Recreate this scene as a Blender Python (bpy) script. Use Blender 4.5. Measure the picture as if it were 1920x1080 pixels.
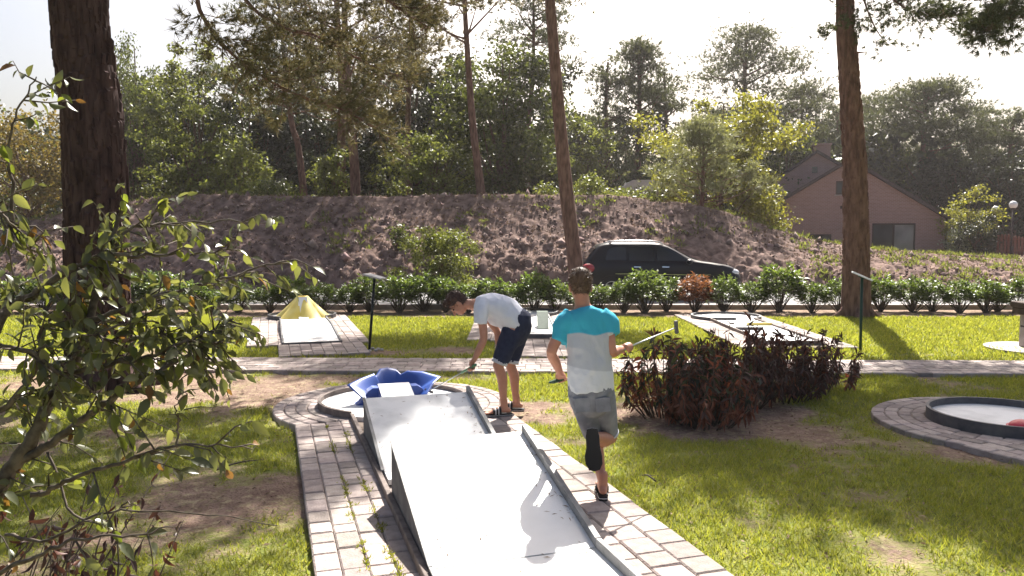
import bpy, math, random
import numpy as np
from mathutils import Vector, Matrix

for o in list(bpy.data.objects):
    bpy.data.objects.remove(o)
S = bpy.context.scene
COL = S.collection
R = math.radians

# ------------------------------------------------------------------ camera
CAM_H, PITCH, FPX = 1.85, math.atan(99 / 1450), 1450.0
cam_d = bpy.data.cameras.new('camera')
cam_d.sensor_width = 36.0
cam_d.lens = FPX / 1920 * 36
cam_d.clip_start, cam_d.clip_end = 0.05, 3000
cam = bpy.data.objects.new('camera', cam_d)
COL.objects.link(cam)
cam.location = (0, 0, CAM_H)
cam.rotation_euler = (math.pi / 2 - PITCH, 0, 0)
S.camera = cam

# ------------------------------------------------------------------ sky, sun, exposure
SUN_EL, SUN_AZ = R(46), R(14)          # azimuth clockwise from +Y
w = bpy.data.worlds.new('World')
S.world = w
w.use_nodes = True
nt = w.node_tree
bg = nt.nodes['Background']
sky = nt.nodes.new('ShaderNodeTexSky')
sky.sky_type = 'NISHITA'
sky.sun_disc = False
sky.sun_elevation = SUN_EL
sky.sun_rotation = SUN_AZ
sky.altitude = 30
sky.air_density = 1.0
sky.dust_density = 6.5
sky.ozone_density = 1.0
nt.links.new(sky.outputs[0], bg.inputs[0])
bg.inputs[1].default_value = 0.06
sd = bpy.data.lights.new('sun', 'SUN')
sd.energy = 5.0
sd.angle = R(0.53)
sd.color = (1.0, 0.95, 0.88)
sun = bpy.data.objects.new('sun', sd)
COL.objects.link(sun)
SUNV = Vector((math.sin(SUN_AZ) * math.cos(SUN_EL), math.cos(SUN_AZ) * math.cos(SUN_EL), math.sin(SUN_EL)))
sun.rotation_euler = (-SUNV).to_track_quat('-Z', 'Y').to_euler()
sun.location = (6, 25, 26)
S.view_settings.view_transform = 'Standard'
S.view_settings.look = 'None'
S.view_settings.exposure = 1.6
S.view_settings.gamma = 1.0
S.view_settings.use_curve_mapping = False
S.cycles.max_bounces = 6
S.cycles.transparent_max_bounces = 6
S.cycles.sample_clamp_indirect = 3.0
S.cycles.sample_clamp_direct = 12.0
S.cycles.use_denoising = True

# ------------------------------------------------------------------ helpers
def at(px, py, Y):
    """world point seen at photo pixel (px,py) at distance Y in front of the camera (survey helper)"""
    dx, dz = (px - 960) / FPX, -(py - 540) / FPX
    yy = math.cos(PITCH) + dz * math.sin(PITCH)
    zz = -math.sin(PITCH) + dz * math.cos(PITCH)
    t = Y / yy
    return Vector((dx * t, Y, CAM_H + zz * t))

def tag(o, label=None, cat=None, group=None, kind=None):
    if label: o['label'] = label
    if cat: o['category'] = cat
    if group: o['group'] = group
    if kind: o['kind'] = kind
    return o

def link(o, parent=None):
    COL.objects.link(o)
    if parent: o.parent = parent
    return o

def empty(name, loc=(0, 0, 0), rz=0.0):
    o = bpy.data.objects.new(name, None)
    o.empty_display_size = 0.2
    COL.objects.link(o)
    o.location = loc
    o.rotation_euler = (0, 0, rz)
    return o

def mesh_arr(name, V, F):
    V = np.asarray(V, dtype=np.float32); F = np.asarray(F, dtype=np.int32)
    me = bpy.data.meshes.new(name)
    me.vertices.add(len(V)); me.vertices.foreach_set('co', V.ravel())
    k = F.shape[1]
    me.loops.add(F.size); me.loops.foreach_set('vertex_index', F.ravel())
    me.polygons.add(len(F)); me.polygons.foreach_set('loop_start', np.arange(0, F.size, k, dtype=np.int32))
    me.update(calc_edges=True)
    return me

def mobj(name, me, mat, parent=None, smooth=False, loc=None):
    if mat is not None and not me.materials: me.materials.append(mat)
    if smooth: me.polygons.foreach_set('use_smooth', np.ones(len(me.polygons), dtype=bool))
    o = bpy.data.objects.new(name, me)
    link(o, parent)
    if loc is not None: o.location = loc
    return o

def catmull(P, k=4):
    P = [np.array(p, float) for p in P]
    if len(P) < 3 or k <= 1: return P
    Q = [2 * P[0] - P[1]] + P + [2 * P[-1] - P[-2]]
    out = []
    for i in range(1, len(Q) - 2):
        p0, p1, p2, p3 = Q[i - 1], Q[i], Q[i + 1], Q[i + 2]
        for j in range(k):
            t = j / k
            out.append(0.5 * (2 * p1 + (p2 - p0) * t + (2 * p0 - 5 * p1 + 4 * p2 - p3) * t * t + (3 * p1 - p0 - 3 * p2 + p3) * t ** 3))
    out.append(P[-1])
    return out

class MB:
    def __init__(s): s.v = []; s.f = []
    def add(s, V, F):
        n = len(s.v)
        s.v.extend([tuple(map(float, p)) for p in V]); s.f.extend([tuple(i + n for i in f) for f in F])
        return s
    def box(s, x0, x1, y0, y1, z0, z1, M=None, b=0.0):
        if b > 0:
            V = []
            for z, i in ((z0, b), (z0 + b, 0), (z1 - b, 0), (z1, b)):
                V += [(x0 + i, y0 + i, z), (x1 - i, y0 + i, z), (x1 - i, y1 - i, z), (x0 + i, y1 - i, z)]
            F = [(3, 2, 1, 0), (12, 13, 14, 15)]
            for k in range(3):
                for j in range(4):
                    F.append((4 * k + j, 4 * k + (j + 1) % 4, 4 * k + 4 + (j + 1) % 4, 4 * k + 4 + j))
        else:
            V = [(x0, y0, z0), (x1, y0, z0), (x1, y1, z0), (x0, y1, z0), (x0, y0, z1), (x1, y0, z1), (x1, y1, z1), (x0, y1, z1)]
            F = [(3, 2, 1, 0), (4, 5, 6, 7), (0, 1, 5, 4), (1, 2, 6, 5), (2, 3, 7, 6), (3, 0, 4, 7)]
        if M is not None: V = [M @ Vector(p) for p in V]
        return s.add(V, F)
    def prism(s, poly, y0, y1, axis='y', M=None):
        n = len(poly)
        if axis == 'y': V = [(x, y0, z) for x, z in poly] + [(x, y1, z) for x, z in poly]
        elif axis == 'z': V = [(x, y, y0) for x, y in poly] + [(x, y, y1) for x, y in poly]
        else: V = [(y0, x, z) for x, z in poly] + [(y1, x, z) for x, z in poly]
        if M is not None: V = [M @ Vector(p) for p in V]
        F = [tuple(range(n)), tuple(range(2 * n - 1, n - 1, -1))] + [(i, i + n, (i + 1) % n + n, (i + 1) % n) for i in range(n)]
        return s.add(V, F)
    def tube(s, P, Rr, n=8, ref=None, k=1, round_=False):
        P = [np.array(p, float) for p in P]
        if not isinstance(Rr, (list, tuple)): Rr = [Rr] * len(P)
        RR = [np.array(r if isinstance(r, (list, tuple)) else (r, r), float) for r in Rr]
        if k > 1 and len(P) > 2: P = catmull(P, k); RR = [np.maximum(r, 1e-4) for r in catmull(RR, k)]
        elif k > 1: pass
        if round_:
            t0 = P[0] - P[1]; t0 /= np.linalg.norm(t0) + 1e-9
            t1 = P[-1] - P[-2]; t1 /= np.linalg.norm(t1) + 1e-9
            a = [(0.98, .2), (.8, .6), (.5, .87)]
            m0, m1 = RR[0].min(), RR[-1].min()
            P = [P[0] + t0 * m0 * q for q, _ in a] + P + [P[-1] + t1 * m1 * q for q, _ in a[::-1]]
            RR = [RR[0] * q for _, q in a] + RR + [RR[-1] * q for _, q in a[::-1]]
        N = len(P); V = []; e1 = None
        for i in range(N):
            t = P[min(i + 1, N - 1)] - P[max(i - 1, 0)]; t /= np.linalg.norm(t) + 1e-9
            base = np.array(ref, float) if ref is not None else e1
            if base is None: base = np.array((1, 0, 0.)) if abs(t[0]) < .8 else np.array((0, 1, 0.))
            e = base - t * base.dot(t)
            if np.linalg.norm(e) < 1e-4: e = np.array((0, 0, 1.)) - t * t[2]
            e1 = e / np.linalg.norm(e); e2 = np.cross(t, e1)
            for j in range(n):
                a_ = 2 * math.pi * j / n
                V.append(P[i] + e1 * RR[i][0] * math.cos(a_) + e2 * RR[i][1] * math.sin(a_))
        F = [(i * n + j, i * n + (j + 1) % n, (i + 1) * n + (j + 1) % n, (i + 1) * n + j) for i in range(N - 1) for j in range(n)]
        F += [tuple(range(n - 1, -1, -1)), tuple(range((N - 1) * n, N * n))]
        return s.add(V, F)
    def ball(s, c, r, M=None, nu=16, nv=10):
        V = []; r = r if isinstance(r, (list, tuple)) else (r, r, r); c = Vector(c)
        for i in range(nv + 1):
            th = math.pi * i / nv
            for j in range(nu):
                ph = 2 * math.pi * j / nu
                p = Vector((r[0] * math.sin(th) * math.cos(ph), r[1] * math.sin(th) * math.sin(ph), r[2] * math.cos(th)))
                V.append(c + (M @ p if M is not None else p))
        F = [(i * nu + j, (i + 1) * nu + j, (i + 1) * nu + (j + 1) % nu, i * nu + (j + 1) % nu) for i in range(nv) for j in range(nu)]
        return s.add(V, F)
    def mesh(s, name='mesh'):
        me = bpy.data.meshes.new(name); me.from_pydata(s.v, [], s.f); me.validate(); me.update()
        return me
    def build(s, name, mat, parent=None, smooth=False, loc=None, fix=True):
        me = s.mesh(name)
        if fix:
            import bmesh
            bm = bmesh.new(); bm.from_mesh(me); bmesh.ops.recalc_face_normals(bm, faces=bm.faces); bm.to_mesh(me); bm.free()
        return mobj(name, me, mat, parent, smooth, loc)

def auto_smooth(o, ang=40):
    me = o.data
    me.polygons.foreach_set('use_smooth', np.ones(len(me.polygons), dtype=bool))
    me.set_sharp_from_angle(angle=R(ang))

def remesh(mb, name, mat, parent, voxel=.006, it=4, disp=None):
    import bmesh
    me = mb.mesh(name)
    bm = bmesh.new(); bm.from_mesh(me); bmesh.ops.remove_doubles(bm, verts=bm.verts, dist=1e-5); bmesh.ops.recalc_face_normals(bm, faces=bm.faces); bm.to_mesh(me); bm.free()
    o = bpy.data.objects.new(name + '_tmp', me); COL.objects.link(o)
    m = o.modifiers.new('r', 'REMESH'); m.mode = 'VOXEL'; m.voxel_size = voxel
    if it:
        m2 = o.modifiers.new('s', 'SMOOTH'); m2.factor = .5; m2.iterations = it
    dg = bpy.context.evaluated_depsgraph_get(); dg.update()
    out = bpy.data.meshes.new_from_object(o.evaluated_get(dg)); out.name = name
    bpy.data.objects.remove(o); bpy.data.meshes.remove(me)
    if disp is not None:
        n = len(out.vertices); co = np.zeros(n * 3, np.float32); out.vertices.foreach_get('co', co); co = co.reshape(-1, 3)
        no = np.zeros(n * 3, np.float32); out.vertex_normals.foreach_get('vector', no); no = no.reshape(-1, 3)
        co = co + no * disp(co)[:, None]; out.vertices.foreach_set('co', co.astype(np.float32).ravel()); out.update()
    out.materials.clear()
    return mobj(name, out, mat, parent, True)

# value noise -------------------------------------------------------
def _h(ix, iy, iz, seed):
    n = (ix.astype(np.int64) * 374761393 + iy.astype(np.int64) * 668265263 + iz.astype(np.int64) * 2147483647 + seed * 974711) & 0xffffffff
    n = ((n ^ (n >> 13)) * 1274126177) & 0xffffffff
    return ((n ^ (n >> 16)) & 0xffff) / 65535.0
def vn(x, y, z=None, seed=0):
    x = np.asarray(x, float); y = np.asarray(y, float); z = np.zeros_like(x) if z is None else np.asarray(z, float)
    ix, iy, iz = np.floor(x), np.floor(y), np.floor(z)
    fx, fy, fz = x - ix, y - iy, z - iz
    fx, fy, fz = [f * f * (3 - 2 * f) for f in (fx, fy, fz)]
    r = 0
    for a in (0, 1):
        for b in (0, 1):
            for c in (0, 1):
                r = r + _h(ix + a, iy + b, iz + c, seed) * (fx if a else 1 - fx) * (fy if b else 1 - fy) * (fz if c else 1 - fz)
    return r
def fbm(x, y, z=None, o=4, seed=0):
    r = 0; a = .5; t = 0
    x = np.asarray(x, float); y = np.asarray(y, float)
    for i in range(o):
        r = r + a * vn(x * 2 ** i, y * 2 ** i, None if z is None else np.asarray(z) * 2 ** i, seed + i); t += a; a *= .5
    return r / t

# ------------------------------------------------------------------ materials
def mat(name, col, rough=.7, col2=None, scale=8., detail=6., bump=0., bscale=None, spec=.3, metal=0., coat=0., isl=0., obj_rand=0., lo=.35, hi=.65, grain=None):
    m = bpy.data.materials.new(name); m.use_nodes = True
    t = m.node_tree; p = t.nodes['Principled BSDF']; L = t.links.new
    p.inputs['Roughness'].default_value = rough
    p.inputs['Specular IOR Level'].default_value = spec
    p.inputs['Metallic'].default_value = metal
    p.inputs['Coat Weight'].default_value = coat
    p.inputs['Coat Roughness'].default_value = .05
    p.inputs['Base Color'].default_value = (*col, 1)
    tc = t.nodes.new('ShaderNodeTexCoord'); vec = tc.outputs['Object']
    if grain:
        mp_ = t.nodes.new('ShaderNodeMapping'); mp_.inputs['Scale'].default_value = grain; L(vec, mp_.inputs[0]); vec = mp_.outputs[0]
    src = None
    if col2 is not None:
        n = t.nodes.new('ShaderNodeTexNoise'); n.inputs['Scale'].default_value = scale; n.inputs['Detail'].default_value = detail
        L(vec, n.inputs['Vector'])
        mr = t.nodes.new('ShaderNodeMapRange'); mr.inputs[1].default_value = lo; mr.inputs[2].default_value = hi
        L(n.outputs[0], mr.inputs[0])
        mx = t.nodes.new('ShaderNodeMix'); mx.data_type = 'RGBA'
        mx.inputs[6].default_value = (*col, 1); mx.inputs[7].default_value = (*col2, 1)
        L(mr.outputs[0], mx.inputs[0]); src = mx.outputs[2]
    if isl or obj_rand:
        hs = t.nodes.new('ShaderNodeHueSaturation')
        if src: L(src, hs.inputs['Color'])
        else: hs.inputs['Color'].default_value = (*col, 1)
        if isl: g = t.nodes.new('ShaderNodeNewGeometry'); rnd = g.outputs['Random Per Island']; amt = isl
        else: g = t.nodes.new('ShaderNodeObjectInfo'); rnd = g.outputs['Random']; amt = obj_rand
        mr2 = t.nodes.new('ShaderNodeMapRange'); mr2.inputs[3].default_value = 1 - amt; mr2.inputs[4].default_value = 1 + amt
        L(rnd, mr2.inputs[0]); L(mr2.outputs[0], hs.inputs['Value'])
        ml = t.nodes.new('ShaderNodeMath'); ml.operation = 'MULTIPLY'; ml.inputs[1].default_value = 7.31
        fr = t.nodes.new('ShaderNodeMath'); fr.operation = 'FRACT'
        L(rnd, ml.inputs[0]); L(ml.outputs[0], fr.inputs[0])
        mr3 = t.nodes.new('ShaderNodeMapRange'); mr3.inputs[3].default_value = .5 - amt * .05; mr3.inputs[4].default_value = .5 + amt * .05
        L(fr.outputs[0], mr3.inputs[0]); L(mr3.outputs[0], hs.inputs['Hue'])
        src = hs.outputs[0]
    if src: L(src, p.inputs['Base Color'])
    if bump:
        n2 = t.nodes.new('ShaderNodeTexNoise'); n2.inputs['Scale'].default_value = bscale or scale * 3; n2.inputs['Detail'].default_value = 5
        L(vec, n2.inputs['Vector'])
        b = t.nodes.new('ShaderNodeBump'); b.inputs['Strength'].default_value = bump; b.inputs['Distance'].default_value = .02
        L(n2.outputs[0], b.inputs['Height']); L(b.outputs[0], p.inputs['Normal'])
    return m

def leafmat(name, col, col2, trans=.45, var=.35, rough=.45, spec=.35, tcol=None):
    """leaf: diffuse and gloss in front, light shining through from behind; colour varies leaf by leaf"""
    m = bpy.data.materials.new(name); m.use_nodes = True
    t = m.node_tree; p = t.nodes['Principled BSDF']; L = t.links.new; out = t.nodes['Material Output']
    p.inputs['Roughness'].default_value = rough; p.inputs['Specular IOR Level'].default_value = spec
    g = t.nodes.new('ShaderNodeNewGeometry')
    oi = t.nodes.new('ShaderNodeObjectInfo')
    ad = t.nodes.new('ShaderNodeMath'); ad.operation = 'ADD'; L(g.outputs['Random Per Island'], ad.inputs[0]); L(oi.outputs['Random'], ad.inputs[1])
    fr0 = t.nodes.new('ShaderNodeMath'); fr0.operation = 'FRACT'; L(ad.outputs[0], fr0.inputs[0])
    mx = t.nodes.new('ShaderNodeMix'); mx.data_type = 'RGBA'
    mx.inputs[6].default_value = (*col, 1); mx.inputs[7].default_value = (*col2, 1)
    L(fr0.outputs[0], mx.inputs[0])
    ml = t.nodes.new('ShaderNodeMath'); ml.operation = 'MULTIPLY'; ml.inputs[1].default_value = 9.7
    fr = t.nodes.new('ShaderNodeMath'); fr.operation = 'FRACT'; L(fr0.outputs[0], ml.inputs[0]); L(ml.outputs[0], fr.inputs[0])
    mr = t.nodes.new('ShaderNodeMapRange'); mr.inputs[3].default_value = 1 - var; mr.inputs[4].default_value = 1 + var; L(fr.outputs[0], mr.inputs[0])
    hs = t.nodes.new('ShaderNodeHueSaturation'); L(mx.outputs[2], hs.inputs['Color']); L(mr.outputs[0], hs.inputs['Value'])
    L(hs.outputs[0], p.inputs['Base Color'])
    tr = t.nodes.new('ShaderNodeBsdfTranslucent')
    m2 = t.nodes.new('ShaderNodeMix'); m2.data_type = 'RGBA'; m2.blend_type = 'MULTIPLY'; m2.inputs[0].default_value = 1
    m2.inputs[7].default_value = (*(tcol or (1.5, 1.5, .7)), 1)
    L(hs.outputs[0], m2.inputs[6]); L(m2.outputs[2], tr.inputs[0])
    ms = t.nodes.new('ShaderNodeMixShader'); ms.inputs[0].default_value = trans
    L(p.outputs[0], ms.inputs[1]); L(tr.outputs[0], ms.inputs[2]); L(ms.outputs[0], out.inputs[0])
    return m

M = {}
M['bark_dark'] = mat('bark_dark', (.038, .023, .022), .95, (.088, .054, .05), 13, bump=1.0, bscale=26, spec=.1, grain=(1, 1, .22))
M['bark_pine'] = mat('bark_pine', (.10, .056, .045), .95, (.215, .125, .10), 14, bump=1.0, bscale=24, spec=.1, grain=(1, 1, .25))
M['bark_far'] = mat('bark_far', (.10, .065, .05), .95, (.17, .11, .085), 4, spec=.1)
M['twig'] = mat('twig', (.06, .045, .035), .85, (.14, .115, .09), 30, spec=.2)
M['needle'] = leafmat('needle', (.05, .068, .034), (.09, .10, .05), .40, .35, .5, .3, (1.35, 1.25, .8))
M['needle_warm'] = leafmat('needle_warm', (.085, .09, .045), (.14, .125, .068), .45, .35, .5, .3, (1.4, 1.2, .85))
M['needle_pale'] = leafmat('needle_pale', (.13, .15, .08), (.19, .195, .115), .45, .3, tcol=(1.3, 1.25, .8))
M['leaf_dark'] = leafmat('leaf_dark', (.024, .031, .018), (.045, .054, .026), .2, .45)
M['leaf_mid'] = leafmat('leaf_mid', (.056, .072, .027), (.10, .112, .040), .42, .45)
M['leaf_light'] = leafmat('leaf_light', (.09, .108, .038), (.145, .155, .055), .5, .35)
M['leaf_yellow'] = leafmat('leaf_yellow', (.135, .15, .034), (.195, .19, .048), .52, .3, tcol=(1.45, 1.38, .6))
M['leaf_gold'] = leafmat('leaf_gold', (.10, .095, .03), (.16, .125, .04), .45, .35, tcol=(1.4, 1.2, .7))
M['leaf_hedge'] = leafmat('leaf_hedge', (.075, .115, .032), (.125, .165, .045), .42, .4, .4, .4)
M['leaf_hedge_red'] = leafmat('leaf_hedge_red', (.13, .05, .035), (.20, .08, .05), .4, .3)
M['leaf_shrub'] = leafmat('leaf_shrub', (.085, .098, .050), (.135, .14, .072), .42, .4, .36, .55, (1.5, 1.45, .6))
M['leaf_shrub_lit'] = leafmat('leaf_shrub_lit', (.12, .15, .03), (.15, .16, .04), .5, .25, .42, .4)  # brighter copy of the shrub leaf, sunlight put into its colour
M['leaf_rust'] = leafmat('leaf_rust', (.16, .08, .035), (.20, .11, .04), .4, .3)
M['leaf_dead'] = leafmat('leaf_dead', (.052, .030, .025), (.105, .05, .038), .25, .4, .5, .35, (1.4, .9, .7))
M['leaf_dead_red'] = leafmat('leaf_dead_red', (.17, .066, .04), (.25, .105, .062), .3, .35, .5, .35, (1.4, .9, .7))
M['grass'] = leafmat('grass', (.18, .215, .038), (.285, .285, .085), .5, .3, .5, .25, (1.45, 1.4, .55))
M['litter'] = leafmat('litter', (.16, .10, .06), (.30, .22, .15), .1, .35, .8, .2, (1.1, 1, .9))
M['deck'] = mat('deck', (.77, .765, .75), .42, (.68, .675, .66), 3.5, spec=.45)
M['deck_worn'] = mat('deck_worn', (.75, .75, .74), .45, (.54, .545, .535), 5, spec=.4, lo=.45, hi=.75)
M['steel'] = mat('steel', (.15, .148, .145), .6, (.26, .255, .25), 9, bump=.15, spec=.4)
M['steel_rust'] = mat('steel_rust', (.115, .09, .08), .8, (.21, .17, .15), 12, bump=.25)
M['steel_dark'] = mat('steel_dark', (.075, .072, .078), .6, (.125, .12, .12), 10, bump=.1)
M['under'] = mat('under', (.10, .10, .105), .8, (.17, .165, .165), 7, bump=.2)
M['blue'] = mat('blue', (.016, .065, .30), .38, (.022, .08, .34), 4, spec=.5)
M['yellow'] = mat('yellow', (.72, .55, .11), .5, (.78, .64, .20), 5, spec=.4)
M['red'] = mat('red', (.55, .02, .05), .4, spec=.5)
M['paver'] = mat('paver', (.30, .248, .225), .9, (.39, .33, .30), 14, bump=.35, bscale=70, spec=.2, obj_rand=.26)
M['paver_mass'] = mat('paver_mass', (.30, .248, .225), .9, (.39, .33, .30), 14, bump=.35, bscale=70, spec=.2, isl=.26)
M['bed'] = mat('bed', (.12, .095, .08), .98, (.22, .18, .15), 20, bump=.4, spec=.1)
M['asphalt'] = mat('asphalt', (.16, .155, .155), .9, (.24, .235, .23), 5, bump=.3, bscale=80, spec=.25)
M['black_paint'] = mat('black_paint', (.004, .005, .010), .32, spec=.22, coat=.22)
M['glass_dark'] = mat('glass_dark', (.012, .014, .016), .06, spec=.6)
M['tyre'] = mat('tyre', (.02, .02, .021), .85, (.03, .03, .03), 20)
M['rim'] = mat('rim', (.45, .45, .47), .35, metal=.8)
M['lamp_red'] = mat('lamp_red', (.42, .015, .03), .15, coat=1)
M['lamp_clear'] = mat('lamp_clear', (.55, .58, .62), .12, coat=1, spec=.6)
M['chrome'] = mat('chrome', (.7, .7, .72), .15, metal=1)
M['plate'] = mat('plate', (.7, .7, .68), .5)
M['skin'] = mat('skin', (.46, .22, .145), .5, (.40, .18, .12), 18, spec=.35)
M['skin2'] = mat('skin2', (.50, .25, .17), .5, (.44, .205, .14), 18, spec=.35)
M['hair_dark'] = mat('hair_dark', (.055, .026, .017), .5, (.10, .05, .032), 30, spec=.4, isl=.35)
M['hair_brown'] = mat('hair_brown', (.075, .04, .026), .5, (.14, .08, .05), 30, spec=.4, isl=.35)
M['shirt_white'] = mat('shirt_white', (.70, .71, .78), .9, (.64, .65, .73), 10, bump=.15, bscale=60)
M['denim_dark'] = mat('denim_dark', (.014, .02, .05), .9, (.022, .03, .066), 25, bump=.3, bscale=160)
M['denim_grey'] = mat('denim_grey', (.135, .14, .165), .9, (.25, .255, .285), 9, bump=.3, bscale=160)
M['cuff'] = mat('cuff', (.55, .56, .60), .9)
M['rubber'] = mat('rubber', (.018, .018, .019), .8)
M['strap_white'] = mat('strap_white', (.7, .7, .7), .6)
M['eye'] = mat('eye', (.02, .015, .012), .2)
M['lips'] = mat('lips', (.36, .13, .10), .5)
M['club_steel'] = mat('club_steel', (.50, .52, .50), .35, metal=.6)
M['club_green'] = mat('club_green', (.10, .26, .13), .5)
M['green_dark'] = mat('green_dark', (.02, .055, .03), .6, (.03, .075, .04), 20)
M['post_black'] = mat('post_black', (.015, .018, .018), .55)
M['post_green'] = mat('post_green', (.012, .045, .032), .5)
M['board_grey'] = mat('board_grey', (.42, .42, .43), .5)
M['board_white'] = mat('board_white', (.78, .78, .78), .3, spec=.5)
M['timber_dark'] = mat('timber_dark', (.055, .036, .032), .85, (.095, .065, .055), 9, bump=.3)
M['stone_pale'] = mat('stone_pale', (.36, .33, .31), .9, (.46, .42, .39), 7, bump=.3)
M['concrete'] = mat('concrete', (.30, .25, .235), .9, (.38, .33, .31), 9, bump=.25)
M['roof_dark'] = mat('roof_dark', (.05, .04, .042), .8, (.085, .065, .065), 8)
M['frame_dark'] = mat('frame_dark', (.045, .03, .028), .6)
M['frame_white'] = mat('frame_white', (.6, .6, .6), .5)
M['pane'] = mat('pane', (.03, .033, .036), .05, (.07, .075, .08), .7, spec=.9)
M['pane_pale'] = mat('pane_pale', (.20, .20, .20), .06, (.32, .32, .31), .9, spec=.9)  # lighter interior behind the glass, put into the pane colour
M['curtain'] = mat('curtain', (.35, .34, .33), .8)
M['globe'] = mat('globe', (.82, .82, .82), .25, spec=.4)
M['fence_red'] = mat('fence_red', (.17, .07, .05), .85, (.24, .11, .08), 8)
M['pale_roof'] = mat('pale_roof', (.62, .58, .58), .8, (.7, .66, .65), 5)
M['plaster'] = mat('plaster', (.22, .17, .15), .9)
M['blossom'] = leafmat('blossom', (.16, .22, .12), (.55, .55, .5), .3, .2)

def brickmat():
    m = mat('brick_wall', (.22, .12, .10), .92, spec=.15)
    t = m.node_tree; p = t.nodes['Principled BSDF']; L = t.links.new
    tc = t.nodes['Texture Coordinate'] if 'Texture Coordinate' in t.nodes else t.nodes.new('ShaderNodeTexCoord')
    mp = t.nodes.new('ShaderNodeMapping'); mp.inputs['Rotation'].default_value = (R(90), 0, 0)
    L(tc.outputs['Object'], mp.inputs[0])
    b = t.nodes.new('ShaderNodeTexBrick')
    b.inputs['Color1'].default_value = (.345, .21, .185, 1); b.inputs['Color2'].default_value = (.285, .17, .15, 1); b.inputs['Mortar'].default_value = (.42, .32, .31, 1)
    b.inputs['Scale'].default_value = 1; b.inputs['Mortar Size'].default_value = .008; b.inputs['Brick Width'].default_value = .22; b.inputs['Row Height'].default_value = .075
    L(mp.outputs[0], b.inputs[0]); L(b.outputs[0], p.inputs['Base Color'])
    return m
M['brick'] = brickmat()

def groundmat():
    """soil and turf mixed by the vertex attribute 'turf' (where grass grows), broken up by noise"""
    m = bpy.data.materials.new('ground'); m.use_nodes = True
    t = m.node_tree; p = t.nodes['Principled BSDF']; L = t.links.new
    p.inputs['Roughness'].default_value = .97; p.inputs['Specular IOR Level'].default_value = .1
    tc = t.nodes.new('ShaderNodeTexCoord')
    def noise(sc, d=6):
        n = t.nodes.new('ShaderNodeTexNoise'); n.inputs['Scale'].default_value = sc; n.inputs['Detail'].default_value = d
        L(tc.outputs['Object'], n.inputs['Vector']); return n.outputs[0]
    def mix(f, a, b):
        x = t.nodes.new('ShaderNodeMix'); x.data_type = 'RGBA'
        if isinstance(f, float): x.inputs[0].default_value = f
        else: L(f, x.inputs[0])
        for v, i in ((a, 6), (b, 7)):
            if isinstance(v, tuple): x.inputs[i].default_value = (*v, 1)
            else: L(v, x.inputs[i])
        return x.outputs[2]
    def rng(v, a, b):
        r = t.nodes.new('ShaderNodeMapRange'); r.inputs[1].default_value = a; r.inputs[2].default_value = b; L(v, r.inputs[0]); return r.outputs[0]
    soil = mix(rng(noise(5), .35, .7), (.18, .118, .088), (.30, .212, .165))
    soil = mix(rng(noise(45), .5, .75), soil, (.10, .068, .05))
    soil = mix(rng(noise(16), .52, .7), soil, (.33, .27, .17))
    turf = mix(rng(noise(9), .35, .65), (.14, .165, .034), (.215, .215, .065))
    at_ = t.nodes.new('ShaderNodeAttribute'); at_.attribute_name = 'turf'
    ad = t.nodes.new('ShaderNodeMath'); ad.operation = 'ADD'; L(at_.outputs['Fac'], ad.inputs[0])
    nn = t.nodes.new('ShaderNodeMapRange'); nn.inputs[3].default_value = -.35; nn.inputs[4].default_value = .35; L(noise(28), nn.inputs[0]); L(nn.outputs[0], ad.inputs[1])
    L(mix(rng(ad.outputs[0], .3, .65), soil, turf), p.inputs['Base Color'])
    b = t.nodes.new('ShaderNodeBump'); b.inputs['Strength'].default_value = .7; b.inputs['Distance'].default_value = .03
    L(noise(60, 4), b.inputs['Height']); L(b.outputs[0], p.inputs['Normal'])
    return m
M['ground'] = groundmat()
M['soil'] = mat('soil', (.10, .065, .055), .97, (.255, .178, .15), 3.2, bump=1.0, bscale=11, spec=.06)

# ------------------------------------------------------------------ lane frames and paved areas
class Frame:
    """lane frame: s runs along the lane, p to its side"""
    def __init__(s, ox, oy, ux, uy):
        n = math.hypot(ux, uy); s.o = np.array((ox, oy)); s.u = np.array((ux, uy)) / n; s.v = np.array((s.u[1], -s.u[0]))
        s.ang = math.atan2(-s.u[0], s.u[1])
    def w(s, a, p, z=0.): q = s.o + s.u * a + s.v * p; return Vector((q[0], q[1], z))
    def inv(s, x, y):
        dx, dy = np.asarray(x) - s.o[0], np.asarray(y) - s.o[1]
        return dx * s.u[0] + dy * s.u[1], dx * s.v[0] + dy * s.v[1]
    def M(s): return Matrix.Translation((s.o[0], s.o[1], 0)) @ Matrix.Rotation(s.ang, 4, 'Z')   # local x = p, local y = s

LA = Frame(-.43, 3.97, -.299, .954)      # ramp lane in front
LY = Frame(-3.83, 12.9, -.297, .955)     # yellow cone lane
LM = Frame(-.2, 13.85, 0.0, 1.0)         # plain lane behind the bending boy
LZ = Frame(4.28, 12.95, 0.0, 1.0)        # zigzag lane
LC = Frame(4.86, 7.52, .46, -.89)        # round green at the side, lane leads away from it
PATH = Frame(-12.0, 10.68 + .28, 1.0, -.026)   # s along X; p>0 towards camera

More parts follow.
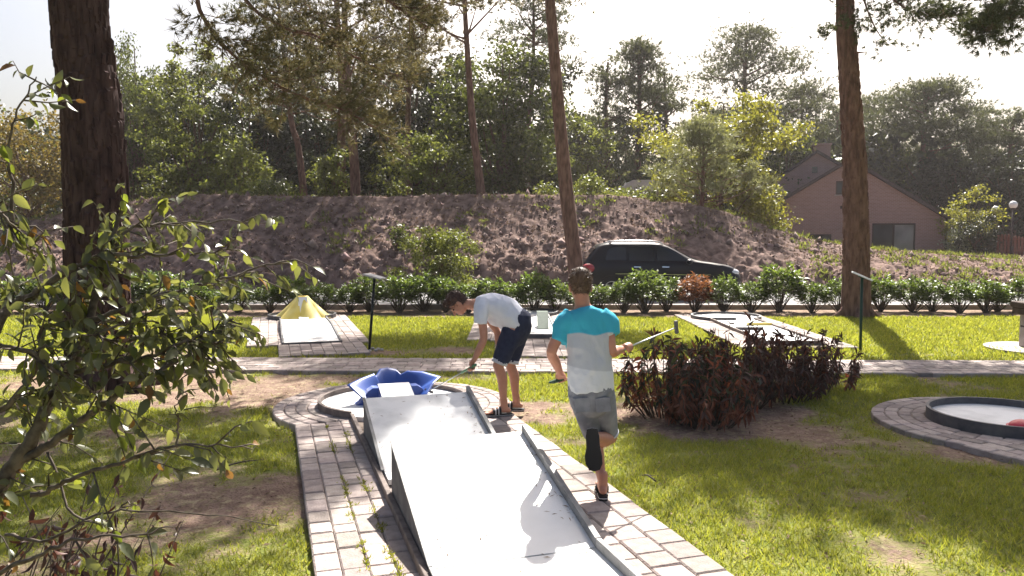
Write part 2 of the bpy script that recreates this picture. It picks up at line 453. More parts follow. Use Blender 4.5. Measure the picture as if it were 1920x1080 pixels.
def paved(x, y):
    x = np.asarray(x); y = np.asarray(y)
    s, p = LA.inv(x, y); m = (p > -.6) & (p < 1.6) & (s < 3.75) | ((s - 4.4) ** 2 + (p - .485) ** 2 < 1.31 ** 2)
    s, p = LY.inv(x, y); m |= (s > -.1) & (s < 4.75) & (p > -.62) & (p < 1.45) | ((s > -1.3) & (s <= 0) & (p > -.12) & (p < 1.3))
    s, p = LM.inv(x, y); m |= (s > -.35) & (s < 4.6) & (p > -.62) & (p < 1.55) | ((s > -2.3) & (s <= -.3) & (p > -.1) & (p < 1.2))
    s, p = LZ.inv(x, y); m |= (s > -.35) & (s < 4.9) & (p > -.55) & (p < 1.42)
    s, p = LC.inv(x, y); m |= (s ** 2 + p ** 2 < 1.22 ** 2) | ((s > 0) & (p > -1.2) & (p < 1.23))
    s, p = PATH.inv(x, y); m |= (p > -.78) & (p < .34)
    return m

def turf(x, y):
    x = np.asarray(x, float); y = np.asarray(y, float)
    n = fbm(x * .9, y * .9, o=4, seed=3); n2 = fbm(x * 2.6, y * 2.6, o=3, seed=11)
    far = (y > 11.5)
    g = np.where(x > .4, .76, .66) + (n - .5) * 1.35 + (n2 - .5) * .95
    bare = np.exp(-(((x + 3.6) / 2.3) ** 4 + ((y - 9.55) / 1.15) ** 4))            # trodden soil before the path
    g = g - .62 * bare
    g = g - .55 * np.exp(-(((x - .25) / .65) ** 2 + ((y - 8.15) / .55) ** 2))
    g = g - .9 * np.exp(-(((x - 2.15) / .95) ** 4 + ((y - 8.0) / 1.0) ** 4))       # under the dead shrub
    g = g - .12 * np.exp(-(((x - 3.4) / 1.1) ** 2 + ((y - 7.3) / 1.2) ** 2))
    gf = .98 + (n - .5) * .7
    gf = gf - 1.3 / (1 + np.exp(-(y - 17.75) * 6))
    gf = gf - .7 * np.exp(-(((x + 5.6) / 1.2) ** 2 + ((y - 12.3) / .8) ** 2)) - .9 * np.exp(-(((x + 2.1) / .55) ** 2 + ((y - 12.2) / .5) ** 2))
    gf = gf - .8 * np.exp(-(((x + .9) / .5) ** 2 + ((y - 12.4) / .6) ** 2)) - .6 * np.exp(-(((x - 6.4) / .8) ** 2 + ((y - 12.0) / .25) ** 2))
    return np.clip(np.where(far, gf, g), 0, 1.1)

def ground_z(x, y):
    x = np.asarray(x, float); y = np.asarray(y, float)
    a = np.clip((18.5 - y) / 1.5, 0, 1)
    z = -.02 + a * (.05 * (fbm(x * .8, y * .8, o=3, seed=5) - .5) + .022 * (fbm(x * 5, y * 5, o=3, seed=6) - .5))
    return np.where(paved(x, y), np.minimum(z, -.045), z)

xs = np.concatenate([np.linspace(-400, -14, 14)[:-1], np.arange(-14, 14.01, .09), np.linspace(14, 400, 14)[1:]])
ys = np.concatenate([np.linspace(-60, 2.2, 6)[:-1], np.arange(2.2, 19.6, .09), np.linspace(19.6, 34, 14)[1:], np.linspace(34, 900, 18)[1:]])
GX, GY = np.meshgrid(xs, ys)
gz = ground_z(GX, GY)
nx, ny = len(xs), len(ys)
idx = np.arange(nx * ny).reshape(ny, nx)
F = np.stack([idx[:-1, :-1], idx[:-1, 1:], idx[1:, 1:], idx[1:, :-1]], -1).reshape(-1, 4)
me = mesh_arr('ground', np.stack([GX, GY, gz], -1).reshape(-1, 3), F)
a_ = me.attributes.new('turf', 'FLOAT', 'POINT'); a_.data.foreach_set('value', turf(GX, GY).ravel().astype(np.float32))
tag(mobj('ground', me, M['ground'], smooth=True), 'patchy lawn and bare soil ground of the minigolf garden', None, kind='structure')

mb = MB(); mb.box(-60, 60, 19.75, 24.6, -.2, .012)
tag(mb.build('road', M['asphalt']), 'pale grey asphalt road behind the hedge', kind='structure')

# soil bank ---------------------------------------------------------
CX = [-40, -24, -20.5, -17.6, -15.5, -13.7, -12, 4, 6.8, 9.1, 10.3, 12.4, 14, 16.5, 19.9, 24, 40]
CZ = [0.9, 1.2, 2.0, 2.7, 3.1, 3.28, 3.36, 3.36, 3.12, 2.42, 2.04, 1.50, 1.28, 1.05, .84, .8, .8]
def bank_z(x, y, detail=True):
    x = np.asarray(x, float); y = np.asarray(y, float)
    c = np.interp(x, CX, CZ) + .22 * (fbm(x * .35, x * 0 + 3, o=3, seed=21) - .5)
    toe = 25.2 + .8 * (fbm(x * .4, x * 0, o=2, seed=22) - .5)
    t = np.clip((y - toe) / (30 - toe), 0, 1)
    up = c * (t ** .8) * (1 - .12 * np.sin(t * math.pi))
    low = np.minimum(c, .8)
    b = np.clip((y - 31.5) / 7, 0, 1); b = b * b * (3 - 2 * b)
    z = up * (1 - b) + low * b
    z = z - .3 * np.clip((toe - y) / .5, 0, 1)
    if detail:
        m = np.clip((y - toe + .4) / .8, 0, 1)
        sl = np.clip(1.15 - t, .18, 1)
        r = 1 - np.abs(2 * fbm(x * 1.3, y * 1.3, o=4, seed=23) - 1)
        r2 = 1 - np.abs(2 * fbm(x * 3.1, y * 3.1, o=3, seed=27) - 1)
        z = z + m * sl * (.36 * (r - .75) + .30 * (r2 - .7) + .34 * (fbm(x * 5.2, y * 5.2, o=3, seed=24) - .5))
    return z
bx = np.concatenate([np.linspace(-45, -21, 40)[:-1], np.arange(-21, 22.01, .085), np.linspace(22, 60, 40)[1:]])
by = np.concatenate([np.arange(24.4, 31.01, .085), np.linspace(31.1, 40, 24)[1:], np.linspace(40, 110, 16)[1:]])
BX, BY = np.meshgrid(bx, by)
nx, ny = len(bx), len(by); idx = np.arange(nx * ny).reshape(ny, nx)
F = np.stack([idx[:-1, :-1], idx[:-1, 1:], idx[1:, 1:], idx[1:, :-1]], -1).reshape(-1, 4)
me = mesh_arr('soil_bank', np.stack([BX, BY, bank_z(BX, BY)], -1).reshape(-1, 3), F)
tag(mobj('hill', me, M['soil']), 'long heaped bank of bare cloddy soil behind the road', kind='structure')

# clods and stones lying on the bank
g = np.random.default_rng(71); n = 4500
x = g.uniform(-20, 21, n); y = 25.0 + g.random(n) ** 1.2 * 5.6; k = fbm(x * .6, y * .6, seed=72) > .42; x, y = x[k], y[k]; n = len(x)
OV = np.array([(1, 0, 0), (-1, 0, 0), (0, 1, 0), (0, -1, 0), (0, 0, 1), (0, 0, -1)], float)
OF = np.array([(0, 2, 4), (2, 1, 4), (1, 3, 4), (3, 0, 4), (2, 0, 5), (1, 2, 5), (3, 1, 5), (0, 3, 5)])
sz = g.uniform(.025, .07, n) * (1 + 1.4 * (g.random(n) < .08))
V = OV[None] * (sz[:, None, None] * g.uniform(.6, 1.4, (n, 6, 1))) + g.normal(0, .25, (n, 6, 3)) * sz[:, None, None] + np.stack([x, y, bank_z(x, y) + sz * .25], -1)[:, None, :]
tag(mobj('soil_clods', mesh_arr('soil_clods', V.reshape(-1, 3), (OF[None] + 6 * np.arange(n)[:, None, None]).reshape(-1, 3)), mat('clod', (.22, .16, .145), .97, isl=.4, spec=.06)), 'loose clods of earth lying on the soil bank', 'clods', kind='stuff')

# ------------------------------------------------------------------ paving
_pm = {}
def paver_mesh(w_, l_, h_=.075, b=.009):
    key = (round(w_, 3), round(l_, 3), h_)
    if key not in _pm:
        x, y = w_ / 2, l_ / 2
        V = []
        for z, i in ((-h_, 0), (-b, 0), (0, b)):
            V += [(-x + i, -y + i, z), (x - i, -y + i, z), (x - i, y - i, z), (-x + i, y - i, z)]
        Fc = [(8, 9, 10, 11)]
        for k in range(2):
            for j in range(4): Fc.append((4 * k + j, 4 * k + (j + 1) % 4, 4 * k + 4 + (j + 1) % 4, 4 * k + 4 + j))
        me = bpy.data.meshes.new('paver'); me.from_pydata(V, [], Fc); me.materials.append(M['paver'])
        _pm[key] = me
    return _pm[key]

def wedge_mesh(r0, r1, da, h_=.075, b=.009):
    key = (round(r0, 3), round(r1, 3), round(da, 4), 'w')
    if key not in _pm:
        V = []
        for z, i in ((-h_, 0), (-b, 0), (0, b)):
            for r_, sg in ((r0 + i, -1), (r1 - i, -1), (r1 - i, 1), (r0 + i, 1)):
                a = sg * (da / 2 - i / r_)
                V.append((r_ * math.cos(a), r_ * math.sin(a), z))
        Fc = [(8, 9, 10, 11)]
        for k in range(2):
            for j in range(4): Fc.append((4 * k + j, 4 * k + (j + 1) % 4, 4 * k + 4 + (j + 1) % 4, 4 * k + 4 + j))
        me = bpy.data.meshes.new('paver'); me.from_pydata(V, [], Fc); me.materials.append(M['paver'])
        _pm[key] = me
    return _pm[key]

def strip(fr, p0, p1, ncol, s0, s1, lens, rng, across=False, top=.03, skip=None, gap=.0045):
    """rows of paving blocks; returns (mesh, location, rotation)"""
    out = []; cw = (p1 - p0) / ncol
    for c in range(ncol):
        s = s0 - rng.random() * .1; pc = p0 + (c + .5) * cw
        while s < s1 - .04:
            l_ = rng.choice(lens)
            if s + l_ > s1: l_ = max(.05, round((s1 - s) * 50) / 50)
            mid = s + l_ / 2
            if skip is None or not skip(mid, pc):
                q = fr.w(mid, pc, top + rng.uniform(-.004, .004))
                out.append((paver_mesh(cw - gap, l_ - gap), q, (rng.gauss(0, .006), rng.gauss(0, .006), fr.ang + rng.gauss(0, .008))))
            s += l_
    return out

def ring(c, r0, r1, nr, rng, top=.03, skip=None, wdt=.15):
    out = []; dr = (r1 - r0) / nr
    for k in range(nr):
        a0, a1 = r0 + k * dr, r0 + (k + 1) * dr
        n = int(2 * math.pi * (a0 + a1) / 2 / wdt); da = 2 * math.pi / n; off = rng.random() * da
        me = wedge_mesh(a0 + .003, a1 - .003, da - .006 / a0)
        for i in range(n):
            a = off + i * da; mid = (a0 + a1) / 2
            x, y = c[0] + mid * math.cos(a), c[1] + mid * math.sin(a)
            if skip is None or not skip(x, y):
                out.append((me, Vector((c[0], c[1], top + rng.uniform(-.003, .003))), (0, 0, a)))
    return out

def lay(root, blocks, limit=295):
    def d(b):
        me, loc, rot = b; q = Matrix.Rotation(rot[2], 3, 'Z') @ Vector(me.vertices[8].co) + loc
        inview = abs(q.x) < q.y * .69 and q.y > 3.9
        return q.y if inview else 1000 + abs(q.x)
    blocks.sort(key=d)
    for me, loc, rot in blocks[:limit]:
        o = bpy.data.objects.new('paver', me); link(o, root); o.location = loc; o.rotation_euler = rot
    rest = blocks[limit:]
    if rest:
        m = MB()
        for me, loc, rot in rest:
            T = Matrix.Translation(loc) @ Matrix.Rotation(rot[2], 4, 'Z')
            m.add([T @ v.co for v in me.vertices], [tuple(p.vertices) for p in me.polygons])
        o = m.build('paver_field', M['paver_mass'], root, fix=False); o['kind'] = 'stuff'

def bed(name, polys, label, top=.004):
    m = MB()
    for i, poly in enumerate(polys):
        m.prism(poly, -.12, top - .0015 * i, axis='z')
    return tag(m.build(name, M['bed']), label, None, kind='structure')

def rect(fr, s0, s1, p0, p1): return [tuple(fr.w(a, b)[:2]) for a, b in ((s0, p0), (s1, p0), (s1, p1), (s0, p1))]
def disc(c, r, n=40): return [(c[0] + r * math.cos(2 * math.pi * i / n), c[1] + r * math.sin(2 * math.pi * i / n)) for i in range(n)]

rg = random.Random(7)
LEN = [.12, .14, .16, .16, .18, .2, .2, .24]
CA = LA.w(4.4, .485)
root = bed('pavement', [rect(LA, -3, 3.74, -.57, 1.56), disc(CA, 1.25)], 'worn paving of small pale blocks round the front ramp lane', .006)
bl = strip(LA, -.58, -.002, 4, -3, 3.72, LEN + [.30], rg)
bl += strip(LA, .985, 1.575, 3, -3, 3.72, [.18, .2, .2, .22, .26], rg)
def skA(x, y):
    s, p = LA.inv(x, y); return s < 3.74 and -.62 < p < 1.62
bl += ring(CA, .80, 1.27, 4, rg, skip=skA)
bl += strip(LA, .0, .96, 5, 1.28, 1.62, [.18, .2], rg, top=.028)
lay(root, bl)

root = bed('path', [rect(PATH, 0, 25, -.76, .32)], 'straight pale paved path crossing the garden before the lawns')
bl = strip(PATH, -.77, .33, 6, 0, 25, [.2, .21, .22], rg, top=.022)
lay(root, bl)

CY = LY.w(4.35, .46)
root = bed('pavement', [rect(LY, 0, 4.7, -.6, 1.43), rect(LY, -1.28, -.001, -.1, 1.28)], 'paved pad round the yellow cone lane')
bl = strip(LY, -.6, 1.43, 12, 0, 4.7, [.2, .22, .3], rg, top=.024, skip=lambda s, p: .03 < p < .89 and s < 3.6)
bl += strip(LY, -.1, 1.28, 8, -1.28, 0, [.2, .22], rg, top=.023)
lay(root, bl)

root = bed('pavement', [rect(LM, -.33, 4.5, -.6, 1.5), rect(LM, -2.2, -.331, -.08, 1.18)], 'paved pad round the plain white lane behind the boys')
bl = strip(LM, -.6, 1.5, 10, -.33, 4.5, [.22, .3, .4], rg, top=.024, skip=lambda s, p: .05 < p < .95)
bl += strip(LM, -.08, 1.18, 6, -2.2, -.33, [.3, .4, .5], rg, top=.023)
lay(root, bl)

root = bed('pavement', [rect(LZ, -.33, 4.85, -.53, 1.4)], 'pale paved pad round the zigzag lane before the hedge')
bl = strip(LZ, -.53, 1.4, 9, -.33, 4.85, [.2, .22, .3], rg, top=.024, skip=lambda s, p: .05 < p < .87 and s < 4)
lay(root, bl)

CC = LC.w(0, 0)
root = bed('pavement', [disc(CC, 1.18), rect(LC, .4, 5, -1.15, 1.18)], 'shaded weathered paving round the low circular green')
bl = ring(CC, .70, 1.20, 4, rg, top=.014, skip=lambda x, y: LC.inv(x, y)[0] > .45, wdt=.19)
bl += strip(LC, .45, 1.2, 5, .42, 3.4, [.18, .24, .3], rg, top=.014)
bl += strip(LC, -1.15, -.45, 4, .42, 3.4, [.18, .24, .3], rg, top=.014)
lay(root, bl)

# ------------------------------------------------------------------ grass and litter
def ground_pts(n, x0, x1, y0, y1, seed, power=1.0, thr=.42):
    g = np.random.default_rng(seed)
    y = g.uniform(y0, y1, n); x = g.uniform(x0, x1, n)
    k = (np.abs(x) < y * .72 + 1.8) & ~paved(x, y)
    x, y = x[k], y[k]
    t = turf(x, y) + .3 * (vn(x * 9, y * 9, seed=seed) - .5)
    k = g.random(len(x)) < np.clip((t - thr) / .3, 0, 1) ** power
    x, y = x[k], y[k]
    return x, y, ground_z(x, y), t[k], g
Vs = []; cnt = 0
for n, x0, x1, y0, y1, h0, h1, wd, sd_ in ((190000, -6, 7, 3.2, 7.6, .022, .055, .0042, 1), (130000, -9, 9, 7.6, 11.2, .028, .06, .0065, 2), (165000, -14, 14, 11.3, 18.2, .03, .065, .011, 3)):
    x, y, z, t, g = ground_pts(n, x0, x1, y0, y1, sd_)
    h = g.uniform(h0, h1, len(x)) * (.6 + .6 * np.clip(t, 0, 1))
    tall = g.random(len(x)) < .02; h[tall] *= 1.7
    a = g.uniform(0, 2 * math.pi, len(x)); lx, ly = g.normal(0, .55, (2, len(x)))
    wv = np.stack([np.cos(a), np.sin(a), np.zeros_like(a)], -1) * wd
    P = np.stack([x, y, z - .004], -1); T = P + np.stack([lx * h, ly * h, h], -1)
    Vs.append(np.stack([P - wv, P + wv, T], 1).reshape(-1, 3))
V = np.concatenate(Vs)
tag(mobj('grass', mesh_arr('grass', V, np.arange(len(V)).reshape(-1, 3)), M['grass']), 'short patchy yellow green grass blades of the lawns', 'grass', kind='stuff')

def quads_cloud(P, D, N, L_, W_, fold=.15):
    """leaf shaped quads: base, two sides, tip"""
    D = D / (np.linalg.norm(D, axis=1, keepdims=True) + 1e-9)
    Sd = np.cross(D, N); Sd = Sd / (np.linalg.norm(Sd, axis=1, keepdims=True) + 1e-9)
    Nn = np.cross(Sd, D)
    L_ = np.broadcast_to(np.asarray(L_, float), (len(P),))[:, None]; W_ = np.broadcast_to(np.asarray(W_, float), (len(P),))[:, None]
    mid = P + D * L_ * .48 + Nn * W_ * fold
    V = np.stack([P, mid + Sd * W_ * .5, P + D * L_ - Nn * L_ * .08, mid - Sd * W_ * .5], 1).reshape(-1, 3)
    return V, np.arange(len(V)).reshape(-1, 4)

g = np.random.default_rng(5)
n = 24000
y = g.uniform(3.5, 11, n); x = g.uniform(-7, 8, n); k = (np.abs(x) < y * .72 + 1) & (~paved(x, y) | (g.random(n) < .006)); x, y = x[k], y[k]
k = g.random(len(x)) < np.clip(.25 + fbm(x * 1.2, y * 1.2, seed=31) - .3 + (np.hypot((x - 2.3) / 1.5, (y - 7.9) / 1.6) < 1) * .6, 0, 1); x, y = x[k], y[k]
D = g.normal(0, 1, (len(x), 3)); D[:, 2] *= .25; N = g.normal(0, .35, (len(x), 3)); N[:, 2] += 1
zz = np.where(paved(x, y), .036, ground_z(x, y) + .012)
V, Fq = quads_cloud(np.stack([x, y, zz], -1), D, N, g.uniform(.018, .055, len(x)), g.uniform(.003, .018, len(x)), .25)
tag(mobj('leaf_litter', mesh_arr('leaf_litter', V, Fq), M['litter']), 'dry brown fallen leaves scattered over lawn and soil', 'litter', kind='stuff')
# weeds and moss growing in the block joints
n = 420
s = g.uniform(-.3, 3.6, n); p = np.where(g.random(n) < .6, -.145, -.29) + g.normal(0, .016, n); k = fbm(s * 2.2, p * 2.2 + 9, seed=44) > .5; s, p = s[k], p[k]
P = np.array([LA.w(a, b, .02) for a, b in zip(s, p)]); P = np.repeat(P, 5, 0); D = g.normal(0, .6, (len(P), 3)); D[:, 2] = np.abs(D[:, 2]) + .35; N = g.normal(0, 1, (len(P), 3))
V, Fq = quads_cloud(P, D, N, g.uniform(.015, .045, len(P)), .007)
tag(mobj('joint_weeds', mesh_arr('joint_weeds', V, Fq), M['grass']), 'thin weeds growing in the joints of the paving', 'weeds', kind='stuff')
# dry growth and leaf bits on the bank
n = 15000; x = g.uniform(-20, 21, n); y = 25.1 + g.random(n) * 5.4; k = fbm(x * .8, y * .8, seed=53) > .40; x, y = x[k], y[k]
D = g.normal(0, 1, (len(x), 3)); D[:, 2] = np.abs(D[:, 2]) * .6; N = g.normal(0, .5, (len(x), 3)); N[:, 2] += .6
V, Fq = quads_cloud(np.stack([x, y, bank_z(x, y) + .01], -1), D, N, g.uniform(.06, .17, len(x)), g.uniform(.015, .06, len(x)), .25)
tag(mobj('bank_litter', mesh_arr('bank_litter', V, Fq), M['litter']), 'dry stalks and leaf bits strewn over the soil bank', 'litter', kind='stuff')
# needles and bits blown onto the ramps
n = 170; s_ = g.uniform(-.4, 2.95, n); p_ = np.where(g.random(n) < .6, g.uniform(.03, .93, n), .93 - np.abs(g.normal(0, .05, n))); k = (s_ < 1.3) | (s_ > 1.85); s_, p_ = s_[k], p_[k]
z_ = np.where(s_ < 0, .094, np.where(s_ < 1.4, .097 + s_ * .2519, .087 + (s_ - 1.8) * .2583)) + .003
P = np.array([LA.w(a, b, c) for a, b, c in zip(s_, p_, z_)]); D = g.normal(0, 1, (len(P), 3)); D[:, 2] = D[:, 1] * .24; N = np.tile(np.array((0, -.25, 1.)), (len(P), 1))
V, Fq = quads_cloud(P, D, N, g.uniform(.015, .05, len(P)), g.uniform(.002, .012, len(P)), .1)
tag(mobj('deck_litter', mesh_arr('deck_litter', V, Fq), M['litter']), 'pine needles and leaf bits lying on the white ramps', 'litter', kind='stuff')

# ------------------------------------------------------------------ ramp lane in front
def local(fr, z=0): return fr.M()
def lane_root(name, fr, label, group='minigolf lanes'):
    o = empty(name, (fr.o[0], fr.o[1], 0), fr.ang); return tag(o, label, 'minigolf lane', group)
def arc_rail(c, r, a0, a1, z0, z1, th, n=40):
    m = MB(); V = []
    for i in range(n + 1):
        a = a0 + (a1 - a0) * i / n
        for rr, z in ((r, z0), (r + th, z0), (r + th, z1), (r, z1)): V.append((c[0] + rr * math.cos(a), c[1] + rr * math.sin(a), z))
    Fc = [(4 * i + j, 4 * i + (j + 1) % 4, 4 * i + 4 + (j + 1) % 4, 4 * i + 4 + j) for i in range(n) for j in range(4)] + [(0, 1, 2, 3), (4 * n + 3, 4 * n + 2, 4 * n + 1, 4 * n)]
    return m.add(V, Fc)

root = lane_root('minigolf_ramp_lane', LA, 'white double jump ramp lane with grey steel sides and a blue target')
W_ = .97
def ramp(s0, s1, z0, z1, mt):
    d = MB(); d.prism([(s0, z0 - .03), (s1, z1 - .03), (s1, z1), (s0, z0)], .012, W_ - .012, axis='x')
    o = d.build('ramp_deck', mt, root)
    for p0, nm in ((-.004, 'side_panel'), (W_ - .012, 'side_panel')):
        b = MB(); b.prism([(s0, z0 - .05), (s1, .05), (s1, z1 + .004), (s0, z0 + .004)], p0, p0 + .016, axis='x'); b.build(nm, M['under'], root)
    for p0, hh, wd in ((-.012, .012, .024), (W_ - .028, .055, .034)):
        b = MB(); b.prism([(s0, z0), (s1, z1), (s1, z1 + hh), (s0, z0 + hh)], p0, p0 + wd, axis='x'); b.build('edge_rail', M['steel'], root)
    b = MB(); b.prism([(s1 - .02, .05), (s1, .05), (s1, z1 - .03), (s1 - .02, z1 - .03)], .02, W_ - .02, axis='x'); b.build('back_panel', M['under'], root)
ramp(.0, 1.33, .095, .43, M['deck'])
ramp(1.80, 3.0, .085, .395, M['deck_worn'])
b = MB(); b.box(.012, W_ - .012, -3, -.012, .05, .092); b.build('start_deck', M['deck'], root)
b = MB(); b.box(.012, W_ - .012, 1.60, 1.795, .04, .082); b.build('landing_deck', M['deck_worn'], root)
for p0 in (-.045, W_ + .007):
    b = MB(); b.box(p0, p0 + .038, -3, 3.80, -.06, .085, b=.004); b.build('base_rail', M['steel_rust'], root)
b = MB(); b.box(W_ - .03, W_ + .004, -3, -.01, .093, .15, b=.003); b.build('edge_rail', M['steel'], root)
b = MB(); b.box(-.012, .012, -3, -.01, .093, .108); b.build('edge_rail', M['steel'], root)
b = MB(); b.prism(disc((.485, 4.4), .775, 48), -.05, .05, axis='z'); b.build('target_circle', M['deck'], root)
an = math.asin(.485 / .78)
b = arc_rail((.485, 4.4), .775, -math.pi / 2 + an + .05, 1.5 * math.pi - an - .05, -.05, .10, .035); o = b.build('circle_rim', M['steel_rust'], root, smooth=False)

# blue flower shaped catcher on the circle, white run-up strip
bl_root = empty('target_catcher', LA.w(4.42, .485, .05), LA.ang)
tag(bl_root, 'blue flared star shaped catcher bowl with a white run-up strip', 'minigolf obstacle')
RIM = [(.27, -.27, .03), (.33, -.21, .11), (.43, -.08, .22), (.53, .03, .27), (.36, .20, .315), (.20, .29, .32), (.128, .30, .275), (.09, .38, .325), (-.01, .41, .355), (-.10, .38, .345), (-.158, .28, .275), (-.18, .26, .31), (-.34, .12, .285), (-.50, -.03, .245), (-.38, -.17, .12), (-.28, -.27, .03)]
rimp = []
for a, b in zip(RIM[:-1], RIM[1:]):
    for q in range(8): t = q / 8; rimp.append(tuple(a[k] * (1 - t) + b[k] * t for k in range(3)))
rimp.append(RIM[-1]); N_, K_ = len(rimp) - 1, 10; V = []
for x, y, z in rimp:
    th = math.atan2(y, x); ix, iy = .185 * math.cos(th), .185 * math.sin(th)
    for j in range(K_ + 1):
        t = j / K_; k = t ** 1.2; V.append((ix + (x - ix) * k, iy + (y - iy) * k, .01 + .82 * z * (1 - (1 - t) ** 1.35)))
Fc = [(i * (K_ + 1) + j, (i + 1) * (K_ + 1) + j, (i + 1) * (K_ + 1) + j + 1, i * (K_ + 1) + j + 1) for i in range(N_) for j in range(K_)]
o = MB().add(V, Fc).build('bowl', M['blue'], bl_root); auto_smooth(o, 34)
sm = o.modifiers.new('thick', 'SOLIDIFY'); sm.thickness = .008
b = MB(); b.prism([(-.74, .0), (-.10, .17), (.02, .19), (.02, .175), (-.10, .15), (-.74, -.02)], -.17, .17, axis='x'); b.build('run_up_strip', M['deck'], bl_root)
for sx in (-1, 1):
    b = MB(); b.prism([(-.62, -.045), (.0, -.045), (.0, .17), (-.10, .148), (-.62, .01)], sx * .172 - .008, sx * .172 + .008, axis='x'); b.build('strip_side', M['blue'], bl_root)
    b = MB()   # curved shoulder plate beside the strip
    pts = [(sx * .178, .17), (sx * .24, .172), (sx * .29, .14), (sx * .33, .08), (sx * .38, .02), (sx * .45, -.02)]
    Vp = [(x, -.12, z) for x, z in pts] + [(x, .02, z) for x, z in pts] + [(x, -.12, -.03) for x, z in pts]
    n = len(pts); b.add(Vp, [(i, i + 1, n + i + 1, n + i) for i in range(n - 1)] + [(2 * n + i, 2 * n + i + 1, i + 1, i) for i in range(n - 1)])
    o = b.build('shoulder_plate', M['blue'], bl_root); so = o.modifiers.new('t', 'SOLIDIFY'); so.thickness = .006; so.offset = 0

# ------------------------------------------------------------------ yellow cone lane
root = lane_root('minigolf_cone_lane', LY, 'low white ramp lane leading up to a yellow cone')
W2 = .92
b = MB(); b.prism([(0, .03), (2.2, .10), (3.7, .06), (3.7, .035), (0, -.02)], 0, W2, axis='x'); b.build('lane_deck', M['deck'], root)
for p0 in (-.035, W2 + .003):
    b = MB(); b.prism([(-.02, -.03), (-.02, .055), (2.2, .13), (3.7, .09), (3.7, -.03)], p0, p0 + .032, axis='x'); b.build('side_rail', M['steel_dark'], root)
b = MB(); b.box(-.035, W2 + .035, -.055, -.022, -.03, .05); b.build('front_rail', M['steel_dark'], root)
b = MB(); b.prism(disc((W2 / 2, 4.35), .70, 40), -.03, .055, axis='z'); b.build('target_circle', M['deck'], root)
b = arc_rail((W2 / 2, 4.35), .70, -math.pi / 2 + .72, 1.5 * math.pi - .72, -.03, .105, .04); b.build('circle_rim', M['steel_dark'], root)
cone = empty('cone_obstacle', LY.w(4.05, W2 / 2, .05), LY.ang)
tag(cone, 'pale yellow fluted cone obstacle with a flat open top', 'minigolf obstacle')
V = []; n = 72; K = 10
for j in range(K + 1):
    t = j / K
    for i in range(n):
        a = 2 * math.pi * i / n; f = abs(math.cos(a * 3 + .5)) ** .7
        r_ = (.50 * (1 - t) ** 1.1 + .12) * (1 - .20 * (1 - f) * (1 - t * .5)); V.append((r_ * math.cos(a), r_ * math.sin(a) * .9, .47 * t))
for i in range(n): a = 2 * math.pi * i / n; V.append((.085 * math.cos(a), .078 * math.sin(a), .47))
for i in range(n): a = 2 * math.pi * i / n; V.append((.08 * math.cos(a), .07 * math.sin(a), .38))
Fc = [(j * n + i, j * n + (i + 1) % n, (j + 1) * n + (i + 1) % n, (j + 1) * n + i) for j in range(K + 2) for i in range(n)]
o = MB().add(V, Fc + [tuple(range((K + 2) * n, (K + 3) * n))]).build('cone_shell', M['yellow'], cone); auto_smooth(o, 50)
b = MB(); b.prism([(-.75, .015), (-.40, .06), (-.12, .455), (-.12, .43), (-.40, .02), (-.75, .0)], -.10, .10, axis='x'); b.build('run_up_strip', M['deck'], cone)

# ------------------------------------------------------------------ plain lane behind the boys
root = lane_root('minigolf_flat_lane', LM, 'flat white lane with a dark block seen behind the bending boy')
b = MB(); b.box(0, 1.0, 0, 3.6, -.02, .045); b.build('lane_deck', M['deck'], root)
b = MB(); b.prism(disc((.5, 4.15), .74, 40), -.03, .04, axis='z'); b.build('target_circle', M['deck'], root)
b = arc_rail((.5, 4.15), .74, -math.pi / 2 + .75, 1.5 * math.pi - .75, -.03, .09, .04); b.build('circle_rim', M['steel_dark'], root)
for x0, x1, y0, y1 in ((-.036, -.003, 0, 3.62), (1.003, 1.036, 0, 3.62), (-.036, 1.036, -.036, -.003)):
    b = MB(); b.box(x0, x1, y0, y1, -.03, .075); b.build('side_rail', M['steel_dark'], root)
ob = empty('wedge_obstacle', LM.w(1.2, .80, .046), 0)
tag(ob, 'dark topped wedge block on the flat white lane', 'minigolf obstacle')
b = MB(); b.prism([(-.25, 0), (.3, 0), (.3, .28), (.18, .28)], -.10, .10, axis='x'); b.build('wedge_body', M['board_white'], ob)
b = MB(); b.prism([(-.25, .004), (.18, .284), (.3, .284), (.3, .30), (.17, .30), (-.27, .012)], -.11, .11, axis='x'); b.build('wedge_top', M['green_dark'], ob)

# ------------------------------------------------------------------ zigzag lane
root = lane_root('minigolf_zigzag_lane', LZ, 'white lane with three low bars set left and right')
b = MB(); b.box(0, .92, 0, 3.62, -.02, .045); b.build('lane_deck', M['deck'], root)
b = MB(); b.prism(disc((.46, 4.12), .72, 40), -.03, .04, axis='z'); b.build('target_circle', M['deck'], root)
b = arc_rail((.46, 4.12), .72, -math.pi / 2 + .72, 1.5 * math.pi - .72, -.03, .09, .04); b.build('circle_rim', M['steel_dark'], root)
for x0, x1, y0, y1 in ((-.036, -.003, 0, 3.62), (.923, .956, 0, 3.62), (-.036, .956, -.036, -.003)):
    b = MB(); b.box(x0, x1, y0, y1, -.03, .08); b.build('side_rail', M['steel_rust'], root)
for x0, x1, y0, mt, lb in ((.0, .50, 3.45, 'steel_dark', None), (.44, .92, 2.45, 'yellow', 'yellow lane bar'), (.0, .52, 1.72, 'steel_dark', None)):
    b = MB(); b.box(x0, x1, y0, y0 + .06, .046, .10, b=.004); o = b.build('lane_bar', M[mt], root)
    if lb: o['label'] = lb

